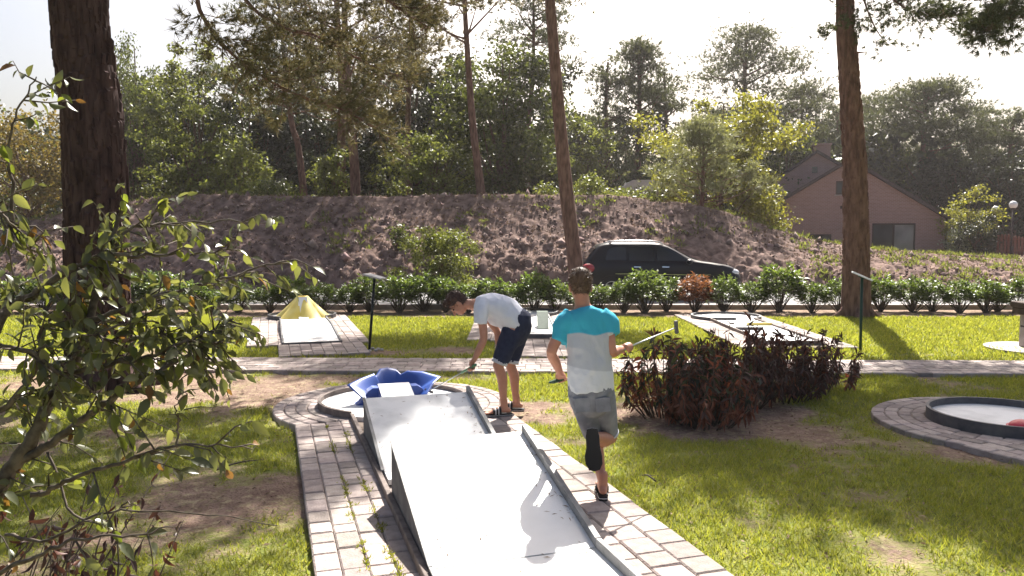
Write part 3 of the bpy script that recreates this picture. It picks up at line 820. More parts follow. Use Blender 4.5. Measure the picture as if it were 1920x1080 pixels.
# ------------------------------------------------------------------ round green at the side
root = lane_root('minigolf_round_lane', LC, 'round white green inside a dark grey rim, shaded')
b = MB(); b.prism(disc((0, 0), .66, 56), -.03, .05, axis='z'); b.build('target_circle', M['deck_worn'], root)
b = arc_rail((0, 0), .66, math.pi / 2 + .74, 2.5 * math.pi - .74, -.04, .12, .03, 60); b.build('circle_rim', M['steel_dark'], root)
b = MB(); b.box(-.42, .42, .50, 4.5, -.03, .046); b.build('lane_deck', M['deck_worn'], root)
for p0 in (-.455, .422):
    b = MB(); b.box(p0, p0 + .033, .50, 4.5, -.04, .118); b.build('side_rail', M['steel_dark'], root)
ob = empty('dome_obstacle', (4.80, 7.16, .052)); tag(ob, 'red low dome obstacle on the round green', 'minigolf obstacle')
V = []; n = 32; K = 8
for j in range(K + 1):
    t = j / K * math.pi / 2
    for i in range(n): a = 2 * math.pi * i / n; V.append((.12 * math.cos(t) * math.cos(a), .12 * math.cos(t) * math.sin(a), .07 * math.sin(t)))
MB().add(V, [(j * n + i, j * n + (i + 1) % n, (j + 1) * n + (i + 1) % n, (j + 1) * n + i) for j in range(K) for i in range(n)]).build('dome', M['red'], ob, smooth=True)
b = MB(); b.prism(disc((0, 0), .135, 32), -.002, .012, axis='z'); b.build('base_ring', M['red'], ob)

# ------------------------------------------------------------------ signs on posts
def sign(loc, h, lean, mp, mbd, label, tilt, wd, bz):
    o = empty('sign_post', loc); tag(o, label, 'sign', 'course signs on posts')
    b = MB(); b.tube([(-lean * .2, 0, -.25), (lean, 0, h)], .022, 10); b.build('post', mp, o, smooth=True)
    Mx = Matrix.Translation((lean, 0, h + .03)) @ Matrix.Rotation(bz, 4, 'Z') @ Matrix.Rotation(tilt, 4, 'X')
    b = MB(); b.box(-wd / 2, wd / 2, -.16, .16, -.012, .012, M=Mx, b=.003); b.build('sign_board', mbd, o)
    b = MB(); b.box(-.05, .05, -.05, .05, -.03, -.0125, M=Mx); b.build('bracket', mp, o)
sign(LM.w(0, 0) * 0 + Vector((-2.31, 12.41, 0)), 1.16, .10, M['post_black'], M['board_grey'], 'black post with a tilted grey board beside the yellow cone lane', R(12), .22, R(70))
sign(Vector((5.58, 12.29, 0)), 1.17, -.01, M['post_green'], M['board_white'], 'dark green post with a bright white tilted board by the zigzag lane', R(24), .22, R(70))
g = np.random.default_rng(9)
for k in range(9):    # loose stones at the foot of the black post
    a = k / 9 * 6.28; r_ = .16 + .05 * g.random(); b = MB(); b.ball((0, 0, 0), (.035, .03, .022), nu=8, nv=6)
    o = b.build('stone', M['stone_pale'], None, True, (-2.31 + r_ * math.cos(a), 12.41 + r_ * .7 * math.sin(a), .005)); tag(o, 'small pale stone at the foot of the black sign post', 'stone', 'stones at the sign post foot')

# ------------------------------------------------------------------ pillar at the edge of the lawn
o = empty('garden_pillar', (8.50, 12.45, 0)); tag(o, 'brown square pillar with two wide stacked cap slabs', 'pillar')
b = MB(); b.prism(disc((0, 0), .74, 28), -.08, .03, axis='z'); b.build('round_base', M['stone_pale'], o)
b = MB(); b.box(-.17, .17, -.17, .17, .03, .36, b=.008); b.build('column', M['concrete'], o)
b = MB(); b.box(-.175, .175, -.175, .175, .362, .372); b.build('column_band', M['roof_dark'], o)
b = MB(); b.box(-.17, .17, -.17, .17, .374, .56, b=.008); b.build('column', M['concrete'], o)
b = MB(); b.box(-.25, .25, -.25, .25, .562, .67, b=.01); b.build('cap_slab', M['timber_dark'], o)
b = MB(); b.box(-.27, .27, -.27, .27, .674, .77, b=.012); b.build('cap_slab', M['timber_dark'], o)

# ------------------------------------------------------------------ car
car = empty('parked_car', (2.02, 22.7, .012)); tag(car, 'black five door car with roof rails parked behind the hedge', 'car')
ZR = [.24, .34, .5, .64, .76, .9, .98, 1.05, 1.09, 1.14, 1.2, 1.3, 1.42, 1.5, 1.57, 1.61, 1.635, 1.645]
def xr(z): return np.interp(z, [.24, .34, .5, .76, 1.05, 1.14, 1.3, 1.5, 1.57, 1.61, 1.635, 1.645], [.22, .08, .01, 0, .03, .09, .21, .39, .50, .68, .95, 1.4])
def xf(z): return np.interp(z, [.24, .34, .5, .64, .8, .9, .98, 1.05, 1.09, 1.14, 1.2, 1.3, 1.42, 1.5, 1.57, 1.61, 1.635, 1.645], [4.36, 4.5, 4.56, 4.55, 4.47, 4.36, 4.19, 3.78, 3.46, 3.27, 3.1, 2.92, 2.70, 2.53, 2.36, 2.2, 2.0, 1.7])
def hw(z): return np.interp(z, [.24, .34, .5, .8, 1.0, 1.06, 1.1, 1.3, 1.5, 1.57, 1.61, 1.635, 1.645], [.78, .84, .875, .885, .86, .835, .81, .73, .645, .60, .54, .44, .3])
n = 64; V = []
for z in ZR:
    x0, x1, h_ = float(xr(z)), float(xf(z)), float(hw(z)); cx, hl = (x0 + x1) / 2, (x1 - x0) / 2
    for i in range(n):
        a = 2 * math.pi * i / n; ca, sa = math.cos(a), math.sin(a); e = .26
        V.append((cx + hl * math.copysign(abs(ca) ** e, ca) - (0 if abs(sa) < .99 else 0), h_ * math.copysign(abs(sa) ** (.30 if ca > 0 else .24), sa), z))
Fc = [(k * n + i, k * n + (i + 1) % n, (k + 1) * n + (i + 1) % n, (k + 1) * n + i) for k in range(len(ZR) - 1) for i in range(n)] + [tuple(range(n - 1, -1, -1)), tuple(range((len(ZR) - 1) * n, len(ZR) * n))]
o = MB().add(V, Fc).build('body', M['black_paint'], car); auto_smooth(o, 28)
def side_panel(name, pts, mt, off, par, sides=(-1, 1)):
    for sg in sides:
        b = MB(); Vp = [(x, sg * (float(hw(z)) + off), z) for x, z in pts] + [(x, sg * (float(hw(z)) - .03), z) for x, z in pts]; k = len(pts)
        b.add(Vp, [tuple(range(k))] + [(i, (i + 1) % k, k + (i + 1) % k, k + i) for i in range(k)]); b.build(name, mt, par)
side_panel('side_window', [(.62, 1.13), (1.22, 1.12), (1.22, 1.50), (.86, 1.50), (.70, 1.44)], M['glass_dark'], .006, car)
side_panel('side_window', [(1.30, 1.115), (2.02, 1.105), (2.02, 1.52), (1.30, 1.51)], M['glass_dark'], .006, car)
side_panel('side_window', [(2.10, 1.105), (3.00, 1.115), (2.86, 1.22), (2.66, 1.36), (2.42, 1.49), (2.10, 1.52)], M['glass_dark'], .006, car)
for x0 in (1.26, 2.06, 3.05): side_panel('door_seam', [(x0, .36), (x0 + .006, .36), (x0 + .006, 1.06), (x0, 1.06)], M['rubber'], .003, car)
side_panel('trim_strip', [(.9, .74), (3.6, .70), (3.6, .725), (.9, .765)], M['chrome'], .004, car)
for x0 in (1.42, 2.22): side_panel('door_handle', [(x0, .93), (x0 + .2, .925), (x0 + .2, .955), (x0, .96)], M['chrome'], .022, car)
for sg in (-1, 1):
    b = MB(); b.tube([(.75, sg * .52, 1.60), (.95, sg * .54, 1.665), (1.6, sg * .55, 1.685), (2.1, sg * .54, 1.665), (2.3, sg * .52, 1.59)], .016, 8, k=3); b.build('roof_rail', M['chrome'], car, True)
    b = MB(); b.ball((2.96, sg * .98, 1.09), (.09, .11, .075)); b.tube([(2.98, sg * .80, 1.06), (2.97, sg * .93, 1.07)], .025); b.build('wing_mirror', M['black_paint'], car, True)
    b = MB(); b.ball((.16, sg * .74, .90), (.20, .155, .145)); b.build('tail_lamp', M['lamp_red'], car, True)
    b = MB(); b.ball((4.22, sg * .60, .775), (.26, .215, .125)); b.build('headlight', M['lamp_clear'], car, True)
    for x0 in (.80, 3.62):
        b = MB(); V = []; n = 36
        for yy, r_ in ((-.11, .20), (-.11, .30), (-.085, .33), (.085, .33), (.11, .30), (.11, .20)):
            for i in range(n): a = 2 * math.pi * i / n; V.append((r_ * math.cos(a), yy, r_ * math.sin(a)))
        b.add(V, [(k * n + i, k * n + (i + 1) % n, ((k + 1) % 6) * n + (i + 1) % n, ((k + 1) % 6) * n + i) for k in range(6) for i in range(n)])
        wh = empty('wheel', (x0, sg * .81, .33)); wh.parent = car
        o = b.build('tyre', M['tyre'], wh); auto_smooth(o, 50)
        b = MB()
        for k in range(5):
            a = k * 2 * math.pi / 5; b.prism([(.03 * math.sin(a) + .02 * math.cos(a), -.03 * math.cos(a) + .02 * math.sin(a)), (.205 * math.cos(a) + .02 * math.sin(a), .205 * math.sin(a) - .02 * math.cos(a)), (.205 * math.cos(a) - .02 * math.sin(a), .205 * math.sin(a) + .02 * math.cos(a)), (-.03 * math.sin(a) + .02 * math.cos(a), .03 * math.cos(a) + .02 * math.sin(a))], sg * .09, sg * .112)
        b2 = MB(); n = 32; V = []
        for yy, r_ in ((.06, .195), (.06, .215), (.115, .215), (.115, .195)):
            for i in range(n): a = 2 * math.pi * i / n; V.append((r_ * math.cos(a), sg * yy, r_ * math.sin(a)))
        b.add(V, [(k * n + i, k * n + (i + 1) % n, ((k + 1) % 4) * n + (i + 1) % n, ((k + 1) % 4) * n + i) for k in range(4) for i in range(n)])
        b.build('rim', M['rim'], wh)
        b = MB(); n = 24; b.prism(disc((0, 0), .193, 24), sg * .02, sg * .05); b.build('brake_disc', M['steel_dark'], wh)
        b = arc_rail((x0, .33), .355, .05, math.pi - .05, 0, .03, .03, 24); b.v = [(x, sg * (.862 + z), y) for x, y, z in b.v]; b.build('arch_trim', M['rubber'], car)
b = MB(); zz = [1.15, 1.25, 1.36, 1.48]; V = [(float(xr(z)) - .006, y * float(hw(z)) * .8, z) for z in zz for y in (-1, 0, 1)]
b.add(V, [(3 * k + j, 3 * k + j + 1, 3 * k + 4 + j, 3 * k + 3 + j) for k in range(3) for j in range(2)]); b.build('rear_window', M['glass_dark'], car)
b = MB(); zz = [1.13, 1.22, 1.32, 1.42, 1.52]; V = [(float(xf(z)) + .006, y * float(hw(z)) * .8, z) for z in zz for y in (-1, 0, 1)]
b.add(V, [(3 * k + j, 3 * k + j + 1, 3 * k + 4 + j, 3 * k + 3 + j) for k in range(4) for j in range(2)]); b.build('windscreen', M['glass_dark'], car)
b = MB(); b.box(-.012, .02, -.26, .26, .55, .66); b.build('number_plate', M['plate'], car)

# ------------------------------------------------------------------ house
HY = 44.0; hz = .55
house = empty('brick_house', (15.5, HY, hz), -.30); house.scale = (.89, 1, 1); tag(house, 'reddish brown brick house with steep dark gabled roof beyond the soil bank', 'house')
EL, ER, AX, AZ, WD = 3.85 - hz, 2.73 - hz, 3.7, 5.89 - hz, 9.1
def wall_holes(name, outline_fn, x0, x1, holes, y, parent, th=.3):
    """gable wall built from upright strips so that the window openings are real"""
    b = MB(); cuts = sorted({x0, x1, AX if x0 < AX < x1 else x0, *[c for h_ in holes for c in h_[:2]]})
    for a, c in zip(cuts[:-1], cuts[1:]):
        hs = [h_ for h_ in holes if h_[0] <= a + 1e-6 and h_[1] >= c - 1e-6]
        z = -.6
        segs = []
        for h_ in sorted(hs, key=lambda q: q[2]): segs.append((z, h_[2])); z = h_[3]
        for s0, s1 in segs: b.prism([(a, s0), (c, s0), (c, s1), (a, s1)], y, y + th)
        b.prism([(a, z), (c, z), (c, outline_fn(c)), (a, outline_fn(a))], y, y + th)
    return b.build(name, M['brick'], parent)
def gz1(x): return EL + (AZ - EL) * x / AX if x < AX else AZ - (AZ - ER) * (x - AX) / (WD - AX)
holes = [(5.07, 7.5, .35, 1.95), (2.93, 3.35, 3.55, 4.3), (1.35, 2.75, .35, 1.35), (3.2, 3.5, 2.75, 2.95)]
wall_holes('wall', gz1, 0, WD, holes, 0, house)
b = MB(); b.box(WD - .3, WD, .301, 9, -.6, ER); b.box(0, .3, .301, 9, -.6, EL); b.box(.3, WD - .3, 8.7, 9, -.6, 3); b.build('wall', M['brick'], house)
for hx0, hx1, z0, z1 in holes[:3]:
    wn = empty('window', (0, 0, 0)); wn.parent = house
    b = MB(); t = .09
    for q in ((hx0, hx1, z0, z0 + t), (hx0, hx1, z1 - t, z1), (hx0, hx0 + t, z0 + t, z1 - t), (hx1 - t, hx1, z0 + t, z1 - t)): b.box(q[0], q[1], .06, .16, q[2], q[3])
    mid = (hx0 + hx1) / 2
    if hx1 - hx0 > 1: b.box(mid - .06, mid + .06, .062, .158, z0 + t, z1 - t)
    b.build('frame', M['frame_dark'], wn)
    sp = [(hx0 + t, mid - .06), (mid + .06, hx1 - t)] if hx1 - hx0 > 1 else [(hx0 + t, hx1 - t)]
    for a, c in sp:
        b = MB(); b.box(a, c, .10, .11, z0 + t, z1 - t); b.build('pane', M['pane_pale' if a > 6 else 'pane'], wn)
    b = MB(); b.box(hx0 - .06, hx1 + .06, -.06, .06, z0 - .06, z0 - .003); b.build('sill', M['stone_pale'], wn)
b = MB(); b.box(6.45, 7.36, .17, .19, .46, 1.85); b.build('curtain', M['curtain'], house)
b = MB(); b.box(3.22, 3.48, .1, .14, 2.77, 2.93); b.build('vent_grille', M['frame_dark'], house)
rf = MB(); e = .35
for (xa, za, xb, zb) in ((-e, EL - e * (AZ - EL) / AX, AX, AZ), (AX, AZ, WD + .25, ER - .25 * (AZ - ER) / (WD - AX))):
    rf.prism([(xa, za + .02), (xb, zb + .02), (xb, zb + .22), (xa, za + .22)], -.25, 9.2)
roof = rf.build('roof', M['roof_dark'], house)
b = MB(); b.tube([(WD + .06, -.02, -.55), (WD + .06, -.02, ER)], .05); b.build('drain_pipe', M['frame_dark'], house)
# taller wing behind with chimney
wy = 6.5; bx0, ax2, az2, bz2 = -.9, 2.3, 7.05 - hz, 5.35 - hz
b = MB(); b.prism([(bx0, -.6), (5.2, -.6), (5.2, 4.9), (ax2, az2), (bx0 + .2, bz2 - .2), (bx0, bz2 - .25)], wy, wy + 6); wl = b.build('rear_wing', M['brick'], house)
b = MB()
for (xa, za, xb, zb) in ((bx0 - .3, bz2 - .45, ax2, az2), (ax2, az2, 5.5, 4.75)): b.prism([(xa, za + .02), (xb, zb + .02), (xb, zb + .2), (xa, za + .2)], wy - .2, wy + 6.2)
b.build('wing_roof', M['roof_dark'], house)
b = MB(); b.box(2.1, 3.3, wy + 1.0, wy + 2.0, 5.8, 7.55 - hz + .1); b.box(2.02, 3.38, wy + .92, wy + 2.08, 7.55 - hz + .1, 7.55 - hz + .22); b.build('chimney', M['brick'], house)
b = MB(); b.box(2.0, 2.36, wy - .03, wy + .02, 5.25, 5.65); b.build('gable_window', M['pane'], house)
b = MB(); b.box(-2.2, 1.38, 5.0, 9.0, -.6, 2.6); b.build('side_wing', M['brick'], house)
b = MB(); b.box(-2.5, 1.6, 4.7, 9.3, 2.6, 2.85); b.build('side_wing_roof', M['roof_dark'], house)
b = MB(); b.box(-1.0, .5, 4.95, 5.01, 1.2, 2.3); b.build('side_window', M['pane'], house)

sh = empty('garden_shed', (7.0, 44, .3)); tag(sh, 'small hut with pale roof half hidden behind young pines', 'shed')
b = MB(); b.box(-.9, 1.3, 0, 3, -.6, 4.0); b.build('wall', M['plaster'], sh)
b = MB(); b.prism([(-1.1, 4.0), (1.5, 4.0), (1.0, 4.65), (-.2, 4.65)], -.3, 3.3); b.build('roof', M['pale_roof'], sh)

# globe lamps, fence
for i, (px, py, Y) in enumerate(((1867, 393, 40.0), (1900, 384, 38.0))):
    q = at(px, py, Y); zb = float(bank_z(q.x, Y, False))
    o = empty('street_lamp', (q.x, Y, zb)); tag(o, ['globe lamp on a slim pole beside the golden shrub', 'taller globe lamp on a slim pole before the red fence'][i], 'street lamp', 'globe lamps by the house')
    h_ = q.z - zb
    b = MB(); b.tube([(0, 0, -.3), (0, 0, h_ - .15)], .045, 8); b.tube([(0, 0, 0), (0, 0, .5)], .075, 8); b.build('pole', M['frame_dark'], o, True)
    b = MB(); b.ball((0, 0, h_), .19, nu=20, nv=14); b.build('globe', M['globe'], o, True)
    b = MB(); b.tube([(0, 0, h_ - .26), (0, 0, h_ - .15)], [.06, .11], 10); b.build('collar', M['frame_dark'], o, True)
fz = float(bank_z(24.6, 38.6, False))
fe = empty('wooden_fence', (24.35, 38.8, fz)); tag(fe, 'reddish wooden fence with pointed boards by the lamps', 'fence')
for k in range(16):
    h_ = 1.15 - .035 * k if k > 3 else 1.05
    b = MB(); b.prism([(-.06, -.3), (.06, -.3), (.06, h_), (0, h_ + .06), (-.06, h_)], -.012, .012); b.build('board', M['fence_red'], fe, loc=(k * .14, -k * .05, 0))
for z in (.3, .85):
    b = MB(); b.tube([(-.05, .035, z), (2.2, -.7, z)], .03, 4); b.build('rail', M['fence_red'], fe)

# ------------------------------------------------------------------ vegetation
def unit(g, n):
    v = g.normal(0, 1, (n, 3)); return v / np.linalg.norm(v, axis=1, keepdims=True)

def tufts_mesh(P, D, g, n=10, L_=.12, wd=.006, spread=.7):
    """needle tufts: every tuft is a brush of thin needles round its twig direction"""
    P = np.repeat(P, n, 0); D = np.repeat(D, n, 0) + g.normal(0, spread, (len(P), 3))
    D /= np.linalg.norm(D, axis=1, keepdims=True)
    Sd = np.cross(D, unit(g, len(P))); Sd /= np.linalg.norm(Sd, axis=1, keepdims=True) + 1e-9
    l_ = (L_ * g.uniform(.6, 1.2, len(P)))[:, None]
    V = np.stack([P - Sd * wd, P + Sd * wd, P + D * l_], 1).reshape(-1, 3)
    return V, np.arange(len(V)).reshape(-1, 3)

def tree_root(name, label, x, y, zb, cat='tree', group=None):
    o = empty(name, (x, y, zb)); return tag(o, label, cat, group)

def decid(label, px, Y, pytop, wpx, mt, seed, nleaf=9000, leaf=.20, base=.28, tr=.14, droop=.0, name='leafy_tree', group='trees behind the soil bank', cat='tree', zb=None, nclump=None, bark='bark_far', flat=1.0, clump=.17):
    g = np.random.default_rng(seed)
    top = at(px, pytop, Y); x = top.x
    if zb is None: zb = float(bank_z(x, Y, False)) - .1
    H = top.z - zb; Rr = wpx / 2 / FPX * Y
    o = tree_root(name, label, x, Y, zb, cat, group)
    zc, hz_ = H * (1 + base) / 2, H * (1 - base) / 2
    nc = nclump or int(64 + 12 * Rr)
    d = unit(g, nc); rad = g.random(nc) ** .42
    lump = .72 + .55 * vn(d[:, 0] * 2.1 + 7, d[:, 1] * 2.1, d[:, 2] * 2.1, seed)
    C = d * (rad * lump)[:, None] * np.array((Rr, Rr * flat, hz_)); C[:, 2] += zc
    keep = C[:, 2] < H; C = C[keep]
    rc = clump * Rr * g.uniform(.7, 1.5, len(C)) + .12
    k = g.integers(0, len(C), nleaf)
    off = g.normal(0, .44, (nleaf, 3)) * rc[k][:, None]; off[:, 2] *= .6
    P = C[k] + off
    D = unit(g, nleaf) + off / (rc[k][:, None] + .01) * .4; D[:, 2] -= .25 + droop
    N = g.normal(0, .6, (nleaf, 3)); N[:, 2] += .8
    if droop > .5: P[:, 2] -= g.random(nleaf) ** 2 * droop * .8
    V, Fq = quads_cloud(P, D, N, leaf * g.uniform(.6, 1.3, nleaf), leaf * .62 * g.uniform(.6, 1.2, nleaf))
    mobj('crown', mesh_arr('crown', V, Fq), M[mt], o)
    m = MB(); wig = g.normal(0, .12, (5, 2)); pts = []
    for i in range(6):
        t = i / 5; w_ = wig[min(i, 4)] if i else (0, 0); pts.append((w_[0] * t * 2, w_[1] * t * 2, -.2 + (H * .86 + .2) * t))
    m.tube(pts, [tr * (1 - .82 * i / 5) * (1.25 if i == 0 else 1) for i in range(6)], 8, k=3)
    for i in g.permutation(len(C))[:26]:
        c = C[i]; t = np.clip((c[2] - .25 * H) / H * .8, .12, .8); j = t * 5; a_, b_ = int(j), min(int(j) + 1, 5)
        p0 = np.array(pts[a_]) * (1 - (j - a_)) + np.array(pts[b_]) * (j - a_)
        mid = (p0 + c) / 2 + g.normal(0, .08 * Rr, 3); m.tube([p0, mid, c], [tr * .38, tr * .22, tr * .06], 5, k=2)
    m.build('trunk', M[bark], o, True, fix=False)
    return o

def pine_crown(g, clumps, needle_per=26, nn=9, L_=.22, wd=.012, sx=.9, sz=.32):
    """flat pads of needle tufts at the given clump centres (x,y,z,r)"""
    Ps, Ds = [], []
    for c in clumps:
        n = max(6, int(needle_per * c[3] ** 1.3))
        off = g.normal(0, .5, (n, 3)) * c[3] * np.array((sx, sx, sz)); P = np.array(c[:3]) + off
        D = off * np.array((1, 1, .4)) / c[3] + np.array((0, 0, .55)) + g.normal(0, .25, (n, 3)); D /= np.linalg.norm(D, axis=1, keepdims=True)
        Ps.append(P); Ds.append(D)
    return tufts_mesh(np.concatenate(Ps), np.concatenate(Ds), g, nn, L_, wd, .55)

def pine(label, trunk, tr, clumps, mt, seed, group='pines behind the soil bank', zb=None, needle_per=26, nn=9, L_=.22, wd=.012, bark='bark_pine', limbs=40, name='pine_tree', dead=6, sz=.32, lowest=0.):
    """trunk: world points from the ground up; clumps: (x,y,z,r) in world coordinates"""
    g = np.random.default_rng(seed)
    b0 = Vector(trunk[0]); o = tree_root(name, label, b0.x, b0.y, b0.z, 'tree', group)
    T = [np.array(p, float) - np.array(b0) for p in trunk]
    C = [(c[0] - b0.x, c[1] - b0.y, c[2] - b0.z, c[3]) for c in clumps]
    V, Ft = pine_crown(g, C, needle_per, nn, L_, wd, sz=sz)
    mobj('crown', mesh_arr('crown', V, Ft), M[mt], o)
    m = MB(); n = len(T); T2 = [T[0] - np.array((0, 0, .3))] + T
    rr = [tr * 1.3] + [tr * (1 - .75 * max(0., T[i][2] / T[-1][2]) ** 1.2) * (1.12 if i == 0 else 1) for i in range(n)]
    m.tube(T2, rr, 14 if tr > .15 else 8, k=4)
    zs = np.array([p[2] for p in T])
    def on(z):
        z = min(max(z, 0), zs[-1]); return np.array([np.interp(z, zs, [p[k] for p in T]) for k in range(3)])
    for i in g.permutation(len(C))[:limbs]:
        c = np.array(C[i][:3]); p0 = on(max(lowest, c[2] - g.uniform(.1, .5) * np.linalg.norm(c[:2] - on(c[2])[:2]) - .2))
        mid = p0 * .45 + c * .55 + np.array((0, 0, g.uniform(-.25, .1))); m.tube([p0, mid, c], [tr * .26, tr * .16, tr * .05], 5, k=2)
    for i in range(dead):
        z = g.uniform(.35, .75) * zs[-1]; p0 = on(z); a = g.uniform(0, 6.28); l_ = g.uniform(.3, 1.2)
        m.tube([p0, p0 + np.array((math.cos(a) * l_, math.sin(a) * l_, g.uniform(-.2, .3)))], [tr * .14, .008], 4)
    m.build('trunk', M[bark], o, True, fix=False)
    return o, on

def pads(g, cx, cy, z0, z1, Rr, n, r0=.7, r1=1.5, cone=False):
    out = []
    for i in range(n):
        t = g.random() ** .8; z = z0 + (z1 - z0) * t
        prof = (1 - t) ** .8 * .95 + .08 if cone else math.sin(math.pi * min(.97, .25 + t * .72)) ** .7
        a = g.uniform(0, 6.283); q = g.random() ** .55 * Rr * prof
        out.append((cx + q * math.cos(a), cy + q * math.sin(a), z, g.uniform(r0, r1)))
    return out

def bg_pine(label, px, Y, pytop, wpx, base, seed, mt='needle', n=60, lean=0., zb=None, **kw):
    g = np.random.default_rng(seed); top = at(px, pytop, Y); x0 = top.x - lean
    zb = float(bank_z(x0, Y, False)) - .1 if zb is None else zb
    H = top.z - zb; Rr = wpx / 2 / FPX * Y
    trunk = [(x0, Y, zb), (x0 + lean * .3 + g.normal(0, .1), Y, zb + H * .35), (x0 + lean * .7 + g.normal(0, .15), Y, zb + H * .7), (top.x, Y, zb + H * .97)]
    cl = pads(g, top.x, Y, zb + H * base, zb + H * .98, Rr, n, .35 + .12 * Rr, .6 + .3 * Rr)
    a = dict(needle_per=34, nn=9, L_=.34, wd=.022, limbs=26); a.update(kw)
    return pine(label, trunk, .1 + H * .013, cl, mt, seed, **a)

# --- the big trunk at the side of the lawn, boughs hanging in from above
g = np.random.default_rng(101)
tb = Vector((-5.06, 9.36, 0))
def T1(px, py): q = at(px, py, 9.36); return (q.x, 9.36, q.z)
trunk = [(-5.02, 9.36, -.05), T1(185, 600), T1(184, 480), T1(180, 330), T1(172, 200), T1(156, 90), T1(149, 0), (-5.2, 9.4, 8.0), (-5.1, 9.5, 11.5), (-4.9, 9.6, 15.0)]
cl = pads(g, -4.6, 9.9, 7.4, 15.5, 4.0, 60, .8, 1.5)
cl += [(g.uniform(-4.4, .2), g.uniform(9.6, 14.5), g.uniform(6.7, 8.8), g.uniform(.5, .95)) for _ in range(30)]  # unseen pads added above the view to shade the left lawn
cl += [(g.uniform(-2.4, .1), g.uniform(10.3, 14.2), g.uniform(6.9, 8.4), g.uniform(.45, .9)) for _ in range(24)]  # further pads out of view, added for dappled shade on that lawn
cl += [(-3.9 + .9 * a, 10.4 + b, 6.3 + c, .8) for a, b, c in ((0, .5, .3), (1, -.6, .1), (1.8, .4, .4), (2.6, 1.2, .9), (3.2, .1, 1.1))]
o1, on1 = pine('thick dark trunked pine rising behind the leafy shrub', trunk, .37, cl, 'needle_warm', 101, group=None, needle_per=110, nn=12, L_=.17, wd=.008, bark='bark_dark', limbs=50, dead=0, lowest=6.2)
# flare and bark plates of the trunk
def bark_plates(o, trunk, tr, top, n, seed, mt, sc=1.0):
    g = np.random.default_rng(seed); m = MB(); b0 = np.array(trunk[0]); T = [np.array(p) - b0 for p in trunk]; zs = [p[2] for p in T]
    for i in range(n):
        z = g.uniform(.05, top); a = g.uniform(math.pi * .9, math.pi * 2.1); c = np.array([np.interp(z, zs, [p[k] for p in T]) for k in range(3)])
        r_ = tr * (1 - .75 * (z / zs[-1]) ** 1.2) + .004; h_ = g.uniform(.10, .30) * sc; wd = g.uniform(.018, .04) * sc
        d = np.array((math.cos(a), math.sin(a), 0)); s_ = np.array((-math.sin(a), math.cos(a), 0)); cc = c + d * r_; tt = g.uniform(.008, .022) * sc; sk = g.normal(0, .02)
        q = [cc - s_ * wd - (0, 0, h_ / 2), cc + s_ * wd - (0, 0, h_ / 2), cc + s_ * (wd + sk) + (0, 0, h_ / 2), cc + s_ * (sk - wd) + (0, 0, h_ / 2)]
        qi = [(p - cc) * .6 + cc + d * tt for p in q]; q = [p - d * .02 for p in q]
        m.add(q + qi, [(4, 5, 6, 7), (0, 1, 5, 4), (1, 2, 6, 5), (2, 3, 7, 6), (3, 0, 4, 7)])
    ob = m.build('bark_plates', mt, o, fix=False); ob['kind'] = 'stuff'
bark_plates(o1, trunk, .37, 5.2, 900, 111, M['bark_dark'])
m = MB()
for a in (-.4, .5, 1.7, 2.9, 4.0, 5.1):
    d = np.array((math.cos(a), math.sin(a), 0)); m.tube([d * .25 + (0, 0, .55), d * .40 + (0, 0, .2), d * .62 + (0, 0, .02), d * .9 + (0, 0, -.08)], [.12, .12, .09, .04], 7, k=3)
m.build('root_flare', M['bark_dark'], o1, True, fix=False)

def bough(o, base, limb, r0, mt, seed, side=(.5, 1.3), dens=7, tl=.15, wd=.0055, nn=16, sub=3, t0=.25):
    """a hanging pine bough: limb, side twigs, needle tufts"""
    g = np.random.default_rng(seed); L_ = [np.array(p, float) - np.array(base) for p in limb]; S_ = catmull(L_, 6); m = MB(); n = len(S_)
    m.tube(S_, [r0 * (1 - .8 * i / (n - 1)) for i in range(n)], 7)
    Ps, Ds = [], []
    tot = sum(np.linalg.norm(S_[i + 1] - S_[i]) for i in range(n - 1)); cnt = int(tot * dens)
    for k in range(cnt):
        t = t0 + (1 - t0) * (k + g.random()) / cnt; j = t * (n - 1); a = int(min(j, n - 2)); p0 = S_[a] + (S_[a + 1] - S_[a]) * (j - a); d0 = S_[a + 1] - S_[a]; d0 /= np.linalg.norm(d0)
        for q in range(sub):
            d = d0 * .6 + unit(g, 1)[0] * .85; d[2] = d[2] * .55 - .05; d /= np.linalg.norm(d); l_ = g.uniform(*side) * (1.1 - .6 * t)
            tip = p0 + d * l_ + np.array((0, 0, .12 * l_)); mid = p0 + d * l_ * .55 - np.array((0, 0, .04)); m.tube([p0, mid, tip], [r0 * .16, r0 * .1, .003], 4)
            nt_ = max(4, int(l_ * 15)); u_ = g.uniform(.25, 1.05, nt_)[:, None]; P = p0 + (tip - p0) * u_ + g.normal(0, .07 * l_ + .02, (nt_, 3)); Ps.append(P); Ds.append(np.tile(d + np.array((0, 0, .35)), (nt_, 1)) + g.normal(0, .3, (nt_, 3)))
    D = np.concatenate(Ds); D /= np.linalg.norm(D, axis=1, keepdims=True)
    V, Ft = tufts_mesh(np.concatenate(Ps), D, g, nn, tl, wd, .5)
    b = m.build('bough', M['bark_pine'], o, True, fix=False); mobj('needles', mesh_arr('needles', V, Ft), M[mt], b)
B1 = (-5.02, 9.36, -.05)
bough(o1, B1, [on1(7.4) + np.array(B1), at(345, -60, 10.2), at(380, 30, 10.4), at(440, 105, 10.7), at(540, 170, 11.0), at(640, 205, 11.3), at(720, 250, 11.6)], .038, 'needle_warm', 201, dens=5, sub=3, t0=.3)
bough(o1, B1, [on1(7.8) + np.array(B1), at(430, -40, 10.9), at(520, 45, 11.2), at(600, 70, 11.5), at(690, 120, 11.8), at(770, 150, 12.2)], .034, 'needle_warm', 202, dens=4, sub=3, t0=.4)
